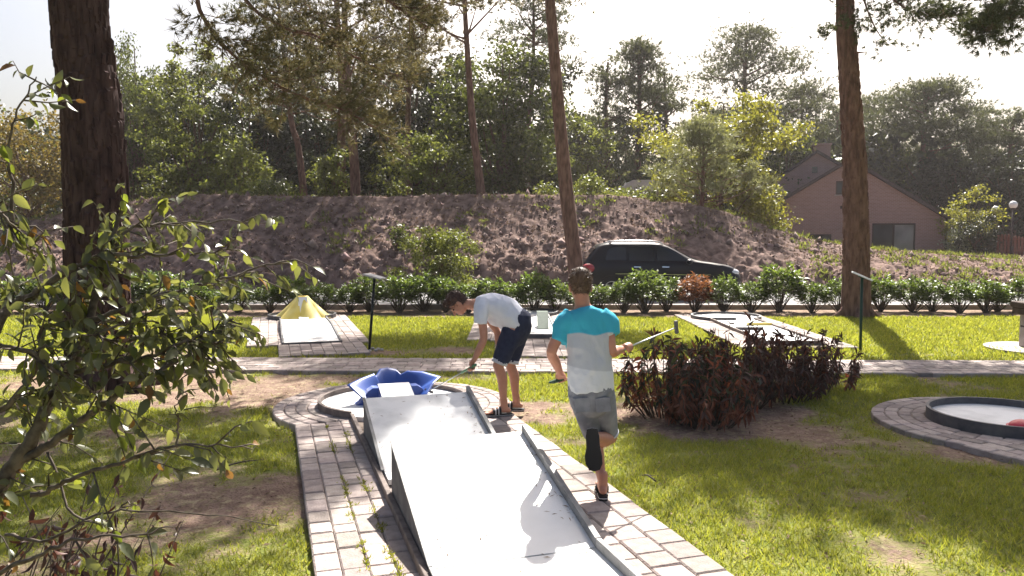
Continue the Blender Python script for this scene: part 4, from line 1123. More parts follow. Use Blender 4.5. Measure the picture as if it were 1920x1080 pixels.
bough(o1, B1, [on1(8.2) + np.array(B1), at(520, -110, 10.4), at(640, -60, 11.0), at(740, 10, 11.6), at(800, 50, 12.0)], .05, 'needle_warm', 203, dens=3, sub=3, t0=.4)
bough(o1, B1, [on1(8.4) + np.array(B1), (-3.6, 8.4, 7.2), (-2.4, 7.9, 6.6), (-1.6, 7.6, 6.3)], .05, 'needle_warm', 204, dens=4, sub=3)
bough(o1, B1, [on1(8.0) + np.array(B1), (-4.4, 11, 7.0), (-3.4, 12.2, 6.8), (-2.2, 13, 6.9)], .05, 'needle_warm', 205, dens=4, sub=3)

# --- tall trunk with the long shadow
def TT(px, py, Y): q = at(px, py, Y); return (q.x, Y, q.z)
g = np.random.default_rng(102)
trunk = [(7.92, 17.72, -.03), TT(1605, 450, 17.72), TT(1602, 300, 17.72), TT(1592, 150, 17.72), TT(1584, 0, 17.72), (7.65, 17.7, 9.5), (7.5, 17.6, 12.0)]
cl = pads(g, 6.9, 16.9, 8.9, 11.6, 3.3, 92, .7, 1.3)
o2, on2 = pine('tall straight pine trunk standing before the hedge, casting a long shadow', trunk, .30, cl, 'needle', 102, group=None, needle_per=200, nn=9, L_=.24, wd=.013, limbs=40, dead=2, lowest=8.0)
bark_plates(o2, trunk, .30, 7.6, 700, 112, M['bark_pine'], .8)
B2 = (7.92, 17.72, -.03)
bough(o2, B2, [on2(8.6) + np.array(B2), at(1640, -40, 17.2), at(1690, 10, 17.0), at(1740, 30, 16.8), at(1790, 25, 16.6)], .04, 'needle', 211, dens=5, sub=3, tl=.16, wd=.008, t0=.3)
bough(o2, B2, [on2(8.2) + np.array(B2), at(1620, 0, 17.4), at(1640, 50, 17.2), at(1660, 80, 17.0)], .03, 'needle', 212, dens=4, sub=2, tl=.16, wd=.008, t0=.3)
bough(o2, B2, [on2(9.6) + np.array(B2), at(1780, -60, 15.5), at(1850, -10, 15.2), at(1880, 30, 15.0), at(1845, 60, 14.9)], .04, 'needle', 213, dens=5, sub=3, tl=.16, wd=.008, t0=.55)
bough(o2, B2, [on2(7.6) + np.array(B2), at(1570, 40, 17.6), at(1545, 75, 17.5)], .02, 'needle', 214, dens=4, sub=2, tl=.14, wd=.008, side=(.2, .5))
m = MB()
for a in (-.6, .5, 1.9, 3.2, 4.4):
    d = np.array((math.cos(a), math.sin(a), 0)); m.tube([d * .18 + (0, 0, .4), d * .30 + (0, 0, .14), d * .48 + (0, 0, .02), d * .66 + (0, 0, -.06)], [.09, .09, .06, .03], 6, k=3)
m.build('root_flare', M['bark_pine'], o2, True, fix=False)

# --- leaning trunk beside the car
g = np.random.default_rng(103)
trunk = [(1.79, 21.2, -.02), TT(1078, 490, 21.2), TT(1063, 370, 21.2), TT(1047, 200, 21.2), TT(1031, 0, 21.2), (.85, 21.3, 9.8), (.9, 21.3, 14.2)]
cl = pads(g, .8, 22.2, 8.9, 12.0, 2.6, 52, .55, 1.0)
cl += [(g.uniform(3.6, 5.4), g.uniform(21.8, 23.4), g.uniform(9.3, 10.2), g.uniform(.5, .8)) for _ in range(9)]  # unseen side pads added to throw shade on the far lawn
cl += [(g.uniform(1.9, 3.0), g.uniform(18.6, 19.7), g.uniform(13.3, 14.3), g.uniform(.24, .40)) for _ in range(9)]  # small high pads added out of view to dapple the second ramp
cl += [(g.uniform(1.3, 2.4), g.uniform(19.4, 21), g.uniform(14.4, 15.6), g.uniform(.28, .5)) for _ in range(9)]  # more added unseen pads, placed for dapples on the left paving
pine('slender leaning pine trunk beside the rear of the black car', trunk, .215, cl, 'needle_warm', 103, group=None, needle_per=120, nn=10, L_=.24, wd=.013, limbs=30, dead=2, lowest=9.4)

# --- pines on and behind the soil bank
def slim(label, pts, Y, tr, crown, seed, mt='needle_warm', n=34, **kw):
    g = np.random.default_rng(seed); q0 = at(pts[0][0], 441, Y); zb = float(bank_z(q0.x, Y, False)) - .1
    trunk = [(q0.x, Y, zb)] + [TT(px, py, Y) for px, py in pts[1:]]
    cx, z0, z1, rr = crown; top = (at(cx, 0, Y).x, Y + .1, z1); trunk.append(top)
    cl = pads(g, top[0], Y, z0, z1, rr, n, .6, 1.25)
    a = dict(needle_per=44, nn=9, L_=.3, wd=.018, limbs=26); a.update(kw)
    return pine(label, trunk, tr, cl, mt, seed, **a)
slim('slim reddish pine trunk on the crest of the soil bank', [(903, 365), (898, 330), (886, 230), (878, 120), (871, 0)], 31.0, .17, (868, 10.0, 14.0, 2.8), 301, dead=2)
slim('pale brown pine trunk with a broad crown above the bank', [(668, 365), (664, 300), (655, 200), (648, 80)], 33.0, .22, (640, 7.2, 15.0, 3.6), 302, n=56, needle_per=30)
slim('dark pine trunk standing close beside the pale brown one', [(642, 365), (640, 280), (641, 180), (636, 80)], 36.0, .24, (620, 9.0, 16.5, 3.4), 303, n=44, needle_per=30)
slim('dark slanting pine trunk left of the twin pines', [(580, 365), (560, 280), (545, 220)], 37.0, .20, (520, 7.4, 13.0, 3.4), 304, mt='needle', n=50)
slim('pine with spreading crown over the middle of the bank', [(770, 365), (765, 250), (768, 150)], 38.0, .2, (772, 8.6, 14.6, 2.9), 305, n=46)
slim('tall pine behind the leaning trunk', [(985, 365), (990, 250), (1000, 120)], 42.0, .2, (1000, 10.2, 15.2, 3.0), 306, mt='needle', n=40)
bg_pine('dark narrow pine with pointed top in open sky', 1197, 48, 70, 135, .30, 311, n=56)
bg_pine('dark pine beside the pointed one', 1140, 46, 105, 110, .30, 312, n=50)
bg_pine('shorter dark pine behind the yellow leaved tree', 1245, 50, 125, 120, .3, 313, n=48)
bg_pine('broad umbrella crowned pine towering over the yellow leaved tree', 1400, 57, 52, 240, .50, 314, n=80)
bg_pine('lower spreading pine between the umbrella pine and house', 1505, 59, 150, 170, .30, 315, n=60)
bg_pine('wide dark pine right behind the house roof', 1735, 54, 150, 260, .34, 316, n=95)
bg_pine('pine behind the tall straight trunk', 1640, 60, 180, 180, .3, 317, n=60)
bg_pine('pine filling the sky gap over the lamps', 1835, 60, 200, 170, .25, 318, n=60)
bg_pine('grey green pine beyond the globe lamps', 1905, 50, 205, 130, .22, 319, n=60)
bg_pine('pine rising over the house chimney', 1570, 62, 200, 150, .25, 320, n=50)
# young open pine on the end of the bank
g = np.random.default_rng(331); q = at(1318, 225, 31.5); zb = float(bank_z(q.x, 31.5, False)) - .1
cl = pads(g, q.x, 31.5, zb + .6, q.z - .1, 2.9, 110, .35, .7, cone=True)
pine('young grey green pine growing on the end of the soil bank', [(q.x, 31.5, zb), (q.x + .05, 31.5, (zb + q.z) / 2), (q.x, 31.5, q.z)], .09, cl, 'needle_pale', 331, group=None, needle_per=46, nn=9, L_=.24, wd=.012, limbs=50, sz=.45)

# --- broadleaf trees
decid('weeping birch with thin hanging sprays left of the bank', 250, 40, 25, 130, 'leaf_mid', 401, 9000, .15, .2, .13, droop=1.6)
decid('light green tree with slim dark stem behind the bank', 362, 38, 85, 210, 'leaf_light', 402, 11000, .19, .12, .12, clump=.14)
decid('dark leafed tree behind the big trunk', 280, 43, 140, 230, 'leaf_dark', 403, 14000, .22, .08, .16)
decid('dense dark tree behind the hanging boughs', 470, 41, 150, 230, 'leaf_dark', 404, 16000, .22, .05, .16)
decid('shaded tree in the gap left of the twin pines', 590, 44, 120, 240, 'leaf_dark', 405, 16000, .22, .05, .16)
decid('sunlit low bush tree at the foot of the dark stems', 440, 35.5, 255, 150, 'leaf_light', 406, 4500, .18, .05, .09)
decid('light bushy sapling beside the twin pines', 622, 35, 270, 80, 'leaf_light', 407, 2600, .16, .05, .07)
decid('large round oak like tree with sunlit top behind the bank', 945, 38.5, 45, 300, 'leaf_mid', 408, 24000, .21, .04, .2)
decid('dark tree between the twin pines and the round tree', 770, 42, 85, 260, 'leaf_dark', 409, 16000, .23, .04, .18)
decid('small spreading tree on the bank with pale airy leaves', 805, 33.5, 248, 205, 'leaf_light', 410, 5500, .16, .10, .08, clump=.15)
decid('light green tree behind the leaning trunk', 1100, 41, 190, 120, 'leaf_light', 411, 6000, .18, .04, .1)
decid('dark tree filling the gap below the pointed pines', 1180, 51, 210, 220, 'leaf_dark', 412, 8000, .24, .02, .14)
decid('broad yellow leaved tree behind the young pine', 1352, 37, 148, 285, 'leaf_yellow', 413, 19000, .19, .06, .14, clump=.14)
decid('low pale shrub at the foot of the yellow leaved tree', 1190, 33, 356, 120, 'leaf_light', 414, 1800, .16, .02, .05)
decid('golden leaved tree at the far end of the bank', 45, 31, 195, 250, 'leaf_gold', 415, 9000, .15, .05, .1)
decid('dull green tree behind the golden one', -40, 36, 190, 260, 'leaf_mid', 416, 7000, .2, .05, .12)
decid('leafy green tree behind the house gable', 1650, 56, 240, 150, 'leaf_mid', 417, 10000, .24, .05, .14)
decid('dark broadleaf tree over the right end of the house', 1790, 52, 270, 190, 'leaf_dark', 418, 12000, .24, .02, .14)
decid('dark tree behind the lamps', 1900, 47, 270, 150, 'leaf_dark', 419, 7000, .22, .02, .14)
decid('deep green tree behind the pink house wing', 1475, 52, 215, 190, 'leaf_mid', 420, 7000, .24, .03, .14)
decid('golden green rounded shrub tree beside the house corner', 1822, 41, 352, 105, 'leaf_yellow', 421, 3600, .15, .02, .06, group=None, name='golden_shrub', cat='shrub')
decid('dark green clipped shrub before the golden shrub', 1835, 39.5, 400, 75, 'leaf_dark', 422, 3500, .12, .0, .05, group=None, name='round_shrub', cat='shrub')
decid('white flowering shrub at the house corner', 1797, 40.5, 425, 52, 'blossom', 423, 1600, .11, .0, .04, group=None, name='flowering_shrub', cat='shrub')
decid('small yellow leaved bush between the young pine and the house', 1440, 35, 370, 90, 'leaf_yellow', 424, 1500, .14, .0, .05, group=None, name='yellow_bush', cat='shrub')
decid('ragged light green bush on the bank behind the leaning trunk', 1108, 31.2, 325, 60, 'leaf_light', 425, 900, .13, .0, .03, group=None, name='small_bush', cat='shrub')
decid('tufty seedling bush on the middle of the crest', 1022, 31, 342, 40, 'leaf_light', 426, 350, .12, .0, .02, group=None, name='small_bush', cat='shrub')
decid('dull green bush on the crest under the dark stems', 510, 31.5, 335, 100, 'leaf_mid', 427, 1500, .12, .0, .03, group=None, name='small_bush', cat='shrub')
decid('bushy yellow green young tree between hedge and soil bank', 820, 20.6, 422, 172, 'leaf_light', 428, 8500, .085, .05, .035, group=None, name='young_tree', cat='tree', zb=-.02, clump=.12, nclump=60)
decid('small blue green bush on the slope of the bank', 752, 27.2, 418, 40, 'leaf_mid', 429, 400, .12, .0, .02, group=None, name='small_bush', cat='shrub', zb=1.4)

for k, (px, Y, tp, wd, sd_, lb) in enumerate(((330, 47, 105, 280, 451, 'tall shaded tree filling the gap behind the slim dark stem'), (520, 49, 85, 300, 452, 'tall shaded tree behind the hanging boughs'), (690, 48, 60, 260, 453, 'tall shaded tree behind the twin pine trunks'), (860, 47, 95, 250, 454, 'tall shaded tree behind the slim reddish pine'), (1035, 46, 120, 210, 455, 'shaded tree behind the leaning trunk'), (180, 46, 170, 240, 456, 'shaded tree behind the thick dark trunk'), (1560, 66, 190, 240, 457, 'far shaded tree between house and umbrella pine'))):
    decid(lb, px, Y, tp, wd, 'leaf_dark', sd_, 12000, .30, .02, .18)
# far wood behind everything
g = np.random.default_rng(77); n = 60000
x = g.uniform(-60, 62, n); y = g.uniform(52, 78, n)
ht = 5.5 + 5.5 * fbm(x * .12, x * 0 + .5, o=3, seed=8) - .00 * y; ht = np.where((x > 8) & (x < 16), ht * .8, ht)
z = g.random(n) ** .8 * ht + .3
V, Fq = quads_cloud(np.stack([x, y, z], -1), unit(g, n), g.normal(0, 1, (n, 3)), g.uniform(.4, .9, n), g.uniform(.3, .6, n))
tag(mobj('woodland', mesh_arr('woodland', V, Fq), M['leaf_dark']), 'far dark wood filling the gaps between the nearer trees', 'woodland', kind='stuff')
# weeds on the bank
x = g.uniform(-19, 21, 2600); y = g.uniform(25.6, 33, 2600); k = fbm(x * .7, y * .7, seed=61) + (y > 29.6) * .12 + (x > 8) * .1 > .60; x, y = x[k], y[k]
P = np.repeat(np.stack([x, y, bank_z(x, y)], -1), 9, 0) + g.normal(0, .09, (len(x) * 9, 3)) * (1, 1, .3); D = g.normal(0, .6, (len(P), 3)); D[:, 2] = np.abs(D[:, 2]) + .5
V, Fq = quads_cloud(P, D, g.normal(0, 1, (len(P), 3)), g.uniform(.08, .24, len(P)), g.uniform(.03, .07, len(P)))
tag(mobj('weeds', mesh_arr('weeds', V, Fq), M['leaf_light']), 'scattered weeds sprouting on the soil bank', 'weeds', kind='stuff')

# --- hedge of separate low laurel bushes
def hedge_meshes(seed):
    g = np.random.default_rng(seed); sp = []
    for i in range(120):
        d = unit(g, 1)[0]; d[2] = abs(d[2]) * 1.2 - .42; d /= np.linalg.norm(d); r_ = g.uniform(.55, 1.0); sp.append((np.array((.43, .38, .38)) * d * r_ + (0, 0, .40), d))
    P, D = [], []
    for c, d in sp:
        for j in range(12):
            a = g.uniform(0, 6.28); u_ = np.array((math.cos(a), math.sin(a), g.uniform(-.15, .75))); P.append(c + g.normal(0, .035, 3)); D.append(u_ + d * .5)
    P = np.array(P); D = np.array(D); N = g.normal(0, .4, P.shape); N[:, 2] += 1
    V, Fq = quads_cloud(P, D, N, g.uniform(.07, .12, len(P)), g.uniform(.03, .048, len(P)), .2)
    f = mesh_arr('foliage', V, Fq); m = MB()
    for c, d in sp[:26]: m.tube([(0, 0, -.05), c * .45 + g.normal(0, .03, 3), c], [.014, .009, .004], 4)
    s_ = m.mesh('stems'); s_.materials.append(M['twig']); return f, s_
hv = [hedge_meshes(500 + i) for i in range(4)]
for f, s_ in hv: f.materials.append(M['leaf_hedge'])
red = hv[1][0].copy(); red.materials.clear(); red.materials.append(M['leaf_hedge_red'])
rr = random.Random(4); x = -12.4; i = 0
while x < 13.2:
    if not (-7.25 < x < -6.65):
        isred = 4.25 < x < 4.85
        o = empty('hedge_bush', (x, 18.75 + rr.uniform(-.2, .2), -.02), rr.uniform(0, 6.28)); k = rr.uniform(.78, 1.08) * (1.22 if i % 5 == 2 else 1); o.scale = (k * 1.05, k * 1.05, k * rr.uniform(.88, 1.15))
        tall = i % 5 == 2
        where = 'in the hedge behind the thick dark trunk' if x < -6.9 else 'in the hedge behind the yellow cone lane' if x < -3.2 else 'in the hedge below the young tree' if x < -.8 else 'in the hedge behind the flat white lane' if x < 1.9 else 'in the hedge before the black car' if x < 6.7 else 'in the hedge beside the tall straight trunk' if x < 9.2 else 'in the hedge behind the brown pillar lawn'
        lb = ('taller' if tall else 'low') + ' glossy green laurel bush ' + where
        tag(o, 'reddish withered bush standing in the green hedge row' if isred else lb, 'bush', None if isred else 'laurel bushes of the hedge row')
        f, s_ = hv[i % 4]
        for nm, me in (('foliage', red if isred else f), ('stems', s_)): link(bpy.data.objects.new(nm, me), o)
    x += rr.uniform(.46, .76); i += 1
b = MB(); b.box(-20, 20, 19.42, 19.62, -.1, .10, b=.01); tag(b.build('kerb', M['concrete']), 'brownish stone kerb along the road behind the hedge', kind='structure')

# --- leaves that are things one can pick apart
def leaf_mesh(name, L_, W_, mt, curl=.25, fold=.25):
    ts = [0, .18, .42, .68, .88, 1.0]; ws = [.06, .62, 1.0, .82, .38, .02]; V = []; Fc = []
    for t, w_ in zip(ts, ws):
        z = -curl * L_ * t * t
        for sg in (-1, 0, 1): V.append((sg * W_ / 2 * w_, L_ * t, z + (abs(sg) * W_ * fold * w_)))
    for i in range(5):
        for j in range(2): Fc.append((3 * i + j, 3 * i + j + 1, 3 * i + 4 + j, 3 * i + 3 + j))
    me = bpy.data.meshes.new(name); me.from_pydata(V, [], Fc); me.materials.append(mt); me.polygons.foreach_set('use_smooth', [True] * len(Fc)); return me

def place_leaves(root, L, limit, massname):
    """L: (mesh, matrix); nearest ones are objects of their own, the rest one part"""
    cm = Vector((0, 0, CAM_H)); rl = Matrix.Translation(root.location)
    def d(q):
        w_ = (rl @ q[1]).translation; v = abs(w_.x) < w_.y * .66 and w_.z > CAM_H - w_.y * .43
        return (w_ - cm).length + (0 if v else 100)
    L.sort(key=d)
    for me, mx in L[:limit]:
        o = bpy.data.objects.new('leaf', me); link(o, root); o.matrix_local = mx
    by = {}
    for me, mx in L[limit:]: by.setdefault(me.materials[0].name, []).append((me, mx))
    for k, ls in by.items():
        Vs, Fs, n0 = [], [], 0
        for me, mx in ls:
            co = np.array([v.co for v in me.vertices]); A = np.array(mx); Vs.append(co @ A[:3, :3].T + A[:3, 3]); Fs.append(np.array([p.vertices for p in me.polygons]) + n0); n0 += len(co)
        me = mesh_arr(massname, np.concatenate(Vs), np.concatenate(Fs)); o = mobj(massname, me, bpy.data.materials[k], root, True); o['kind'] = 'stuff'

def frame_mat(p, d, n):
    d = Vector(d).normalized(); n = Vector(n); x = d.cross(n)
    if x.length < 1e-4: x = d.cross(Vector((1, 0, 0)))
    x.normalize(); z = x.cross(d); m_ = Matrix((x, d, z)).transposed().to_4x4(); m_.translation = Vector(p); return m_

# --- leafy shrub in the front corner
sb = Vector((-2.35, 2.75, 0)); shrub = tag(empty('leafy_shrub', sb), 'loose shrub with drooping oval leaves and bare lower twigs before the thick trunk', 'shrub')
LF = [leaf_mesh('leaf', .066, .034, M['leaf_shrub'], .30, .2), leaf_mesh('leaf', .055, .031, M['leaf_shrub'], .15, .3), leaf_mesh('leaf', .074, .036, M['leaf_shrub'], .45, .15)]
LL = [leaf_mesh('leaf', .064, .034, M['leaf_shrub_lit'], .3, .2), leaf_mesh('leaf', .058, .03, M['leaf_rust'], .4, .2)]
g = np.random.default_rng(88); tw = MB(); LV = []
def stem(pts, r0, r1, leafy, k=5):
    P = catmull([np.array(at(*p)) - np.array(sb) for p in pts], k); n = len(P); P = [p + g.normal(0, .004, 3) for p in P]
    tw.tube(P, [r0 + (r1 - r0) * i / (n - 1) for i in range(n)], 7)
    tot = sum(np.linalg.norm(P[i + 1] - P[i]) for i in range(n - 1))
    for q in range(int(tot * leafy * 1.95)):
        t = g.uniform(.12, 1); j = t * (n - 1); a = int(min(j, n - 2)); p0 = P[a] + (P[a + 1] - P[a]) * (j - a); d0 = P[a + 1] - P[a]; d0 /= np.linalg.norm(d0) + 1e-9
        d = d0 * .7 + unit(g, 1)[0] * .8; d /= np.linalg.norm(d); l_ = g.uniform(.06, .26) * (1.15 - .5 * t)
        mid = p0 + d * l_ * .5 + g.normal(0, .012, 3); tip = p0 + d * l_ + np.array((0, 0, -.03)) * l_ / .2
        tw.tube([p0, mid, tip], [.0035, .0026, .0014], 4)
        nl = 1 + int(l_ / .033)
        for e in range(nl):
            u_ = (e + 1) / nl; pp = p0 + (mid - p0) * u_ * 2 if u_ < .5 else mid + (tip - mid) * (u_ - .5) * 2
            ld = d * .5 + unit(g, 1)[0] * .65; ld[2] -= .55; nn_ = unit(g, 1)[0] * .7 + np.array((0, -.2, .7)); s_ = g.uniform(.5, 1.02)
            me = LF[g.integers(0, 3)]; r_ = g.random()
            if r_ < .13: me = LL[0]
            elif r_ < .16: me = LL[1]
            LV.append((me, frame_mat(pp, ld, nn_) @ Matrix.Scale(s_, 4)))
stem([(-90, 1300, 2.75), (-40, 1010, 2.75), (10, 900, 2.72), (55, 830, 2.72), (92, 755, 2.75), (135, 690, 2.8), (165, 610, 2.85), (190, 520, 2.9), (215, 440, 2.95), (235, 385, 3.0)], .034, .006, 16)
stem([(29, 868, 2.72), (96, 830, 2.7), (178, 772, 2.68), (217, 743, 2.66), (290, 700, 2.66), (350, 668, 2.68), (420, 640, 2.7)], .017, .004, 15)
stem([(-60, 700, 2.6), (0, 605, 2.7), (24, 573, 2.75), (72, 547, 2.78), (115, 513, 2.8), (159, 493, 2.82), (199, 481, 2.84), (260, 479, 2.86), (350, 476, 2.9), (430, 470, 2.95)], .020, .003, 17)
stem([(130, 700, 2.8), (191, 688, 2.72), (279, 668, 2.7), (338, 644, 2.7), (382, 625, 2.7), (440, 597, 2.72)], .010, .003, 26)
stem([(175, 600, 2.85), (255, 569, 2.8), (302, 553, 2.8), (358, 541, 2.82), (418, 525, 2.85), (478, 505, 2.9), (540, 488, 2.95)], .010, .0025, 17)
stem([(200, 500, 2.9), (239, 432, 2.95), (279, 424, 3.0), (342, 418, 3.05), (430, 414, 3.1), (520, 420, 3.15)], .008, .002, 12)
stem([(-40, 360, 2.5), (0, 398, 2.5), (24, 426, 2.5), (52, 459, 2.55), (80, 500, 2.65)], .006, .005, 22)
stem([(22, 430, 2.9), (22, 340, 2.9), (15, 300, 2.9), (30, 220, 2.9), (55, 165, 2.9), (68, 145, 2.9)], .007, .002, 7)
stem([(60, 930, 2.6), (96, 916, 2.6), (165, 885, 2.55), (240, 862, 2.52), (320, 837, 2.5), (390, 835, 2.5), (470, 842, 2.5)], .010, .002, 6)
stem([(-20, 1085, 2.4), (96, 1029, 2.4), (145, 1012, 2.4), (250, 1004, 2.42), (330, 986, 2.45)], .008, .002, 3)
stem([(10, 1000, 2.55), (90, 1010, 2.5), (180, 965, 2.5), (260, 960, 2.5), (400, 965, 2.55), (520, 985, 2.6)], .006, .0015, 1)
stem([(90, 850, 2.7), (140, 965, 2.6), (200, 975, 2.55), (230, 945, 2.55), (250, 943, 2.5)], .005, .002, 1)
stem([(-30, 640, 2.6), (60, 660, 2.62), (110, 700, 2.65), (150, 650, 2.7), (220, 610, 2.75), (300, 600, 2.8)], .010, .003, 24)
stem([(-30, 800, 2.65), (30, 740, 2.68), (70, 690, 2.7), (80, 620, 2.72), (120, 580, 2.75), (150, 550, 2.8)], .012, .003, 20)
stem([(150, 620, 2.85), (230, 640, 2.8), (300, 625, 2.78), (380, 660, 2.75), (370, 690, 2.75)], .007, .002, 24)
stem([(330, 837, 2.5), (335, 800, 2.5), (330, 770, 2.5), (335, 740, 2.5)], .004, .0015, 8)
tw.build('branches', M['twig'], shrub, True, fix=False)
place_leaves(shrub, LV, 300, 'leaf_mass')
# dead growth at the foot of the shrub
DL = [leaf_mesh('leaf', .06, .022, M['leaf_dead'], .5, .3), leaf_mesh('leaf', .05, .02, M['leaf_dead_red'], .5, .3)]
und = tag(empty('dead_undergrowth', (-1.75, 2.95, 0)), 'tangle of dead dark leaves and twigs at the foot of the leafy shrub', 'undergrowth'); m = MB(); LV = []
for i in range(95):
    p0 = np.array((g.uniform(-.85, .05), g.uniform(-.5, .5), 0)); d = np.array((g.normal(.1, .35), g.normal(0, .3), 1)); l_ = g.uniform(.35, .80) * (1.15 - .8 * max(0, p0[0] + .3)); tip = p0 + d * l_
    m.tube([p0 - (0, 0, .05), (p0 + tip) / 2 + g.normal(0, .03, 3), tip], [.006, .004, .0015], 4)
    for e in range(15):
        u_ = g.uniform(.15, 1); ld = unit(g, 1)[0] * .7; ld[2] -= .7; LV.append((DL[int(g.random() < .06)], frame_mat(p0 + (tip - p0) * u_, ld, unit(g, 1)[0]) @ Matrix.Scale(g.uniform(.6, 1.1), 4)))
m.build('twigs', M['twig'], und, True, fix=False); place_leaves(und, LV, 0, 'leaf_mass')

# --- withered dark red shrubs on the lawn
DR = [leaf_mesh('leaf', .10, .027, M['leaf_dead'], .35, .3), leaf_mesh('leaf', .09, .026, M['leaf_dead'], .6, .35), leaf_mesh('leaf', .095, .028, M['leaf_dead_red'], .45, .3)]
DG = leaf_mesh('leaf', .10, .03, M['leaf_dark'], .4, .3)
def dead_shrub(label, base, spots, seed, limit, green=0., red_=.3):
    g = np.random.default_rng(seed); o = tag(empty('withered_shrub', base), label, 'shrub', None); m = MB(); LV = []
    for cx, cy, rx, ry, h_, n in spots:
        for i in range(n):
            a = g.uniform(0, 6.28); q = math.sqrt(g.random()); bx_, by_ = cx + rx * q * math.cos(a), cy + ry * q * math.sin(a)
            hh = h_ * (1 - .38 * q * q) * g.uniform(.72, 1.1)
            root_ = np.array((cx + (bx_ - cx) * .45, cy + (by_ - cy) * .45, -.04)); tip = np.array((bx_ + g.normal(0, .05), by_ + g.normal(0, .05), hh)); mid = (root_ + tip) / 2 + np.array((bx_ - cx, by_ - cy, 0)) * .2
            m.tube([root_, mid, tip], [.009, .006, .002], 4)
            nl = int(24 + 16 * g.random())
            for e in range(nl):
                u_ = g.uniform(.25, 1.0); p = root_ + (mid - root_) * u_ * 2 if u_ < .5 else mid + (tip - mid) * (u_ - .5) * 2
                a2 = g.uniform(0, 6.28); ld = np.array((math.cos(a2) * .7, math.sin(a2) * .7, -.45 if u_ < .9 else .6)) + g.normal(0, .38, 3)
                rr_ = g.random(); me = DG if rr_ < green * (u_ > .55) else DR[2] if rr_ < green + red_ * (1.3 - u_) else DR[g.integers(0, 2)]
                LV.append((me, frame_mat(p, ld, (math.cos(a2), math.sin(a2), .6)) @ Matrix.Scale(g.uniform(.7, 1.15), 4)))
    m.build('stems', M['twig'], o, True, fix=False); place_leaves(o, LV, limit, 'leaf_mass')
dead_shrub('withered dark red shrub with rusty leaves and a green tip beside the lawn', (1.72, 7.75, -.01), [(-.12, .1, .50, .42, .86, 46), (.20, -.25, .50, .42, .74, 44), (.42, .25, .40, .4, .80, 28)], 601, 240, .30, .75)
dead_shrub('withered dark shrub with upright bare leafed twigs before the path', (2.9, 8.6, -.01), [(-.45, -.3, .50, .42, .90, 44), (.15, .0, .50, .35, .86, 40), (.62, .35, .42, .30, .78, 17), (1.0, .6, .34, .26, .68, 9)], 602, 240, .0, .2)

# ------------------------------------------------------------------ people
def A(px, py, Y): return np.array(at(px, py, Y))
def nrm(v): v = np.array(v, float); return v / (np.linalg.norm(v) + 1e-9)
def basis(f, u):
    f = nrm(f); u = np.array(u, float); u = nrm(u - f * u.dot(f)); s_ = np.cross(u, f)      # s_ = the person's left
    return f, u, s_
def bmat(f, u, s_): return Matrix((Vector(f), Vector(s_), Vector(u))).transposed()          # columns: forward, left, up

def add_head(mb, c, f, u, neck):
    f, u, s_ = basis(f, u); Mx = bmat(f, u, s_)
    P = lambda a, b, d: c + f * a + s_ * b + u * d
    mb.ball(P(-.012, 0, .035), (.094, .074, .088), Mx); mb.ball(P(.022, 0, -.03), (.068, .060, .082), Mx)
    mb.ball(P(.048, 0, -.082), (.034, .034, .026), Mx)                                        # chin
    mb.tube([P(.082, 0, .012), P(.098, 0, -.012), P(.108, 0, -.034)], [(.008, .009), (.010, .011), (.014, .013)], 10, round_=True)   # nose
    mb.ball(P(.078, 0, .02), (.014, .052, .012), Mx)                                          # brow
    mb.ball(P(.082, 0, -.058), (.013, .024, .009), Mx); mb.ball(P(.080, 0, -.069), (.013, .021, .008), Mx)   # lips
    for sg in (-1, 1):
        mb.ball(P(.055, sg * .042, -.03), (.022, .018, .02), Mx)
        mb.ball(P(-.008, sg * .075, -.018), (.020, .011, .032), Mx)                           # ear
    mb.tube([neck, c - u * .05 - f * .03], [.056, .052], 14)
    return P, Mx

def face_bits(par, P, Mx, hairmat):
    for sg in (-1, 1):
        b = MB(); b.ball(P(.076, sg * .032, .002), (.010, .013, .009), Mx, 12, 8); b.build('eye', M['eye'], par, True)
        b = MB(); b.tube([P(.088, sg * .016, .022), P(.087, sg * .033, .028), P(.074, sg * .052, .022)], [.004, .005, .003], 6, k=3); b.build('eyebrow', hairmat, par, True)
    b = MB(); b.tube([P(.090, -.020, -.0635), P(.0945, 0, -.0625), P(.090, .020, -.0635)], [.002, .0035, .002], 6, k=3); b.build('mouth', M['lips'], par, True)

def add_hair(par, c, f, u, mt, seed, fringe=.5, nape=-.055):
    f, u, s_ = basis(f, u); Mx = bmat(f, u, s_); g = np.random.default_rng(seed)
    mb = MB(); P = lambda a, b, d: c + f * a + s_ * b + u * d
    mb.ball(P(-.018, 0, .047), (.096, .079, .087), Mx); mb.ball(P(-.040, 0, .005), (.068, .073, .072), Mx); mb.ball(P(.045, 0, .095), (.050, .055, .032), Mx)
    mb.ball(P(-.045, 0, -.035), (.048, .055, .045), Mx)
    h = remesh(mb, 'hair', mt, par, .006, 3, lambda co: .006 * (fbm(co[:, 0] * 60, co[:, 1] * 60, co[:, 2] * 25, o=3, seed=seed) - .5))
    co = np.zeros(len(h.data.vertices) * 3, np.float32); h.data.vertices.foreach_get('co', co); co = co.reshape(-1, 3); no = np.zeros_like(co).ravel(); h.data.vertex_normals.foreach_get('vector', no); no = no.reshape(-1, 3)
    k = g.integers(0, len(co), 2600); d = no[k] * .5 + g.normal(0, .22, (2600, 3)) - u * .28 + f * .25 * ((co[k] - c) @ u > .03)[:, None]
    V, Ft = tufts_mesh(co[k] - no[k] * .003, d / np.linalg.norm(d, axis=1, keepdims=True), g, 1, .026, .0022, .12)
    mobj('strands', mesh_arr('strands', V, Ft), mt, h)

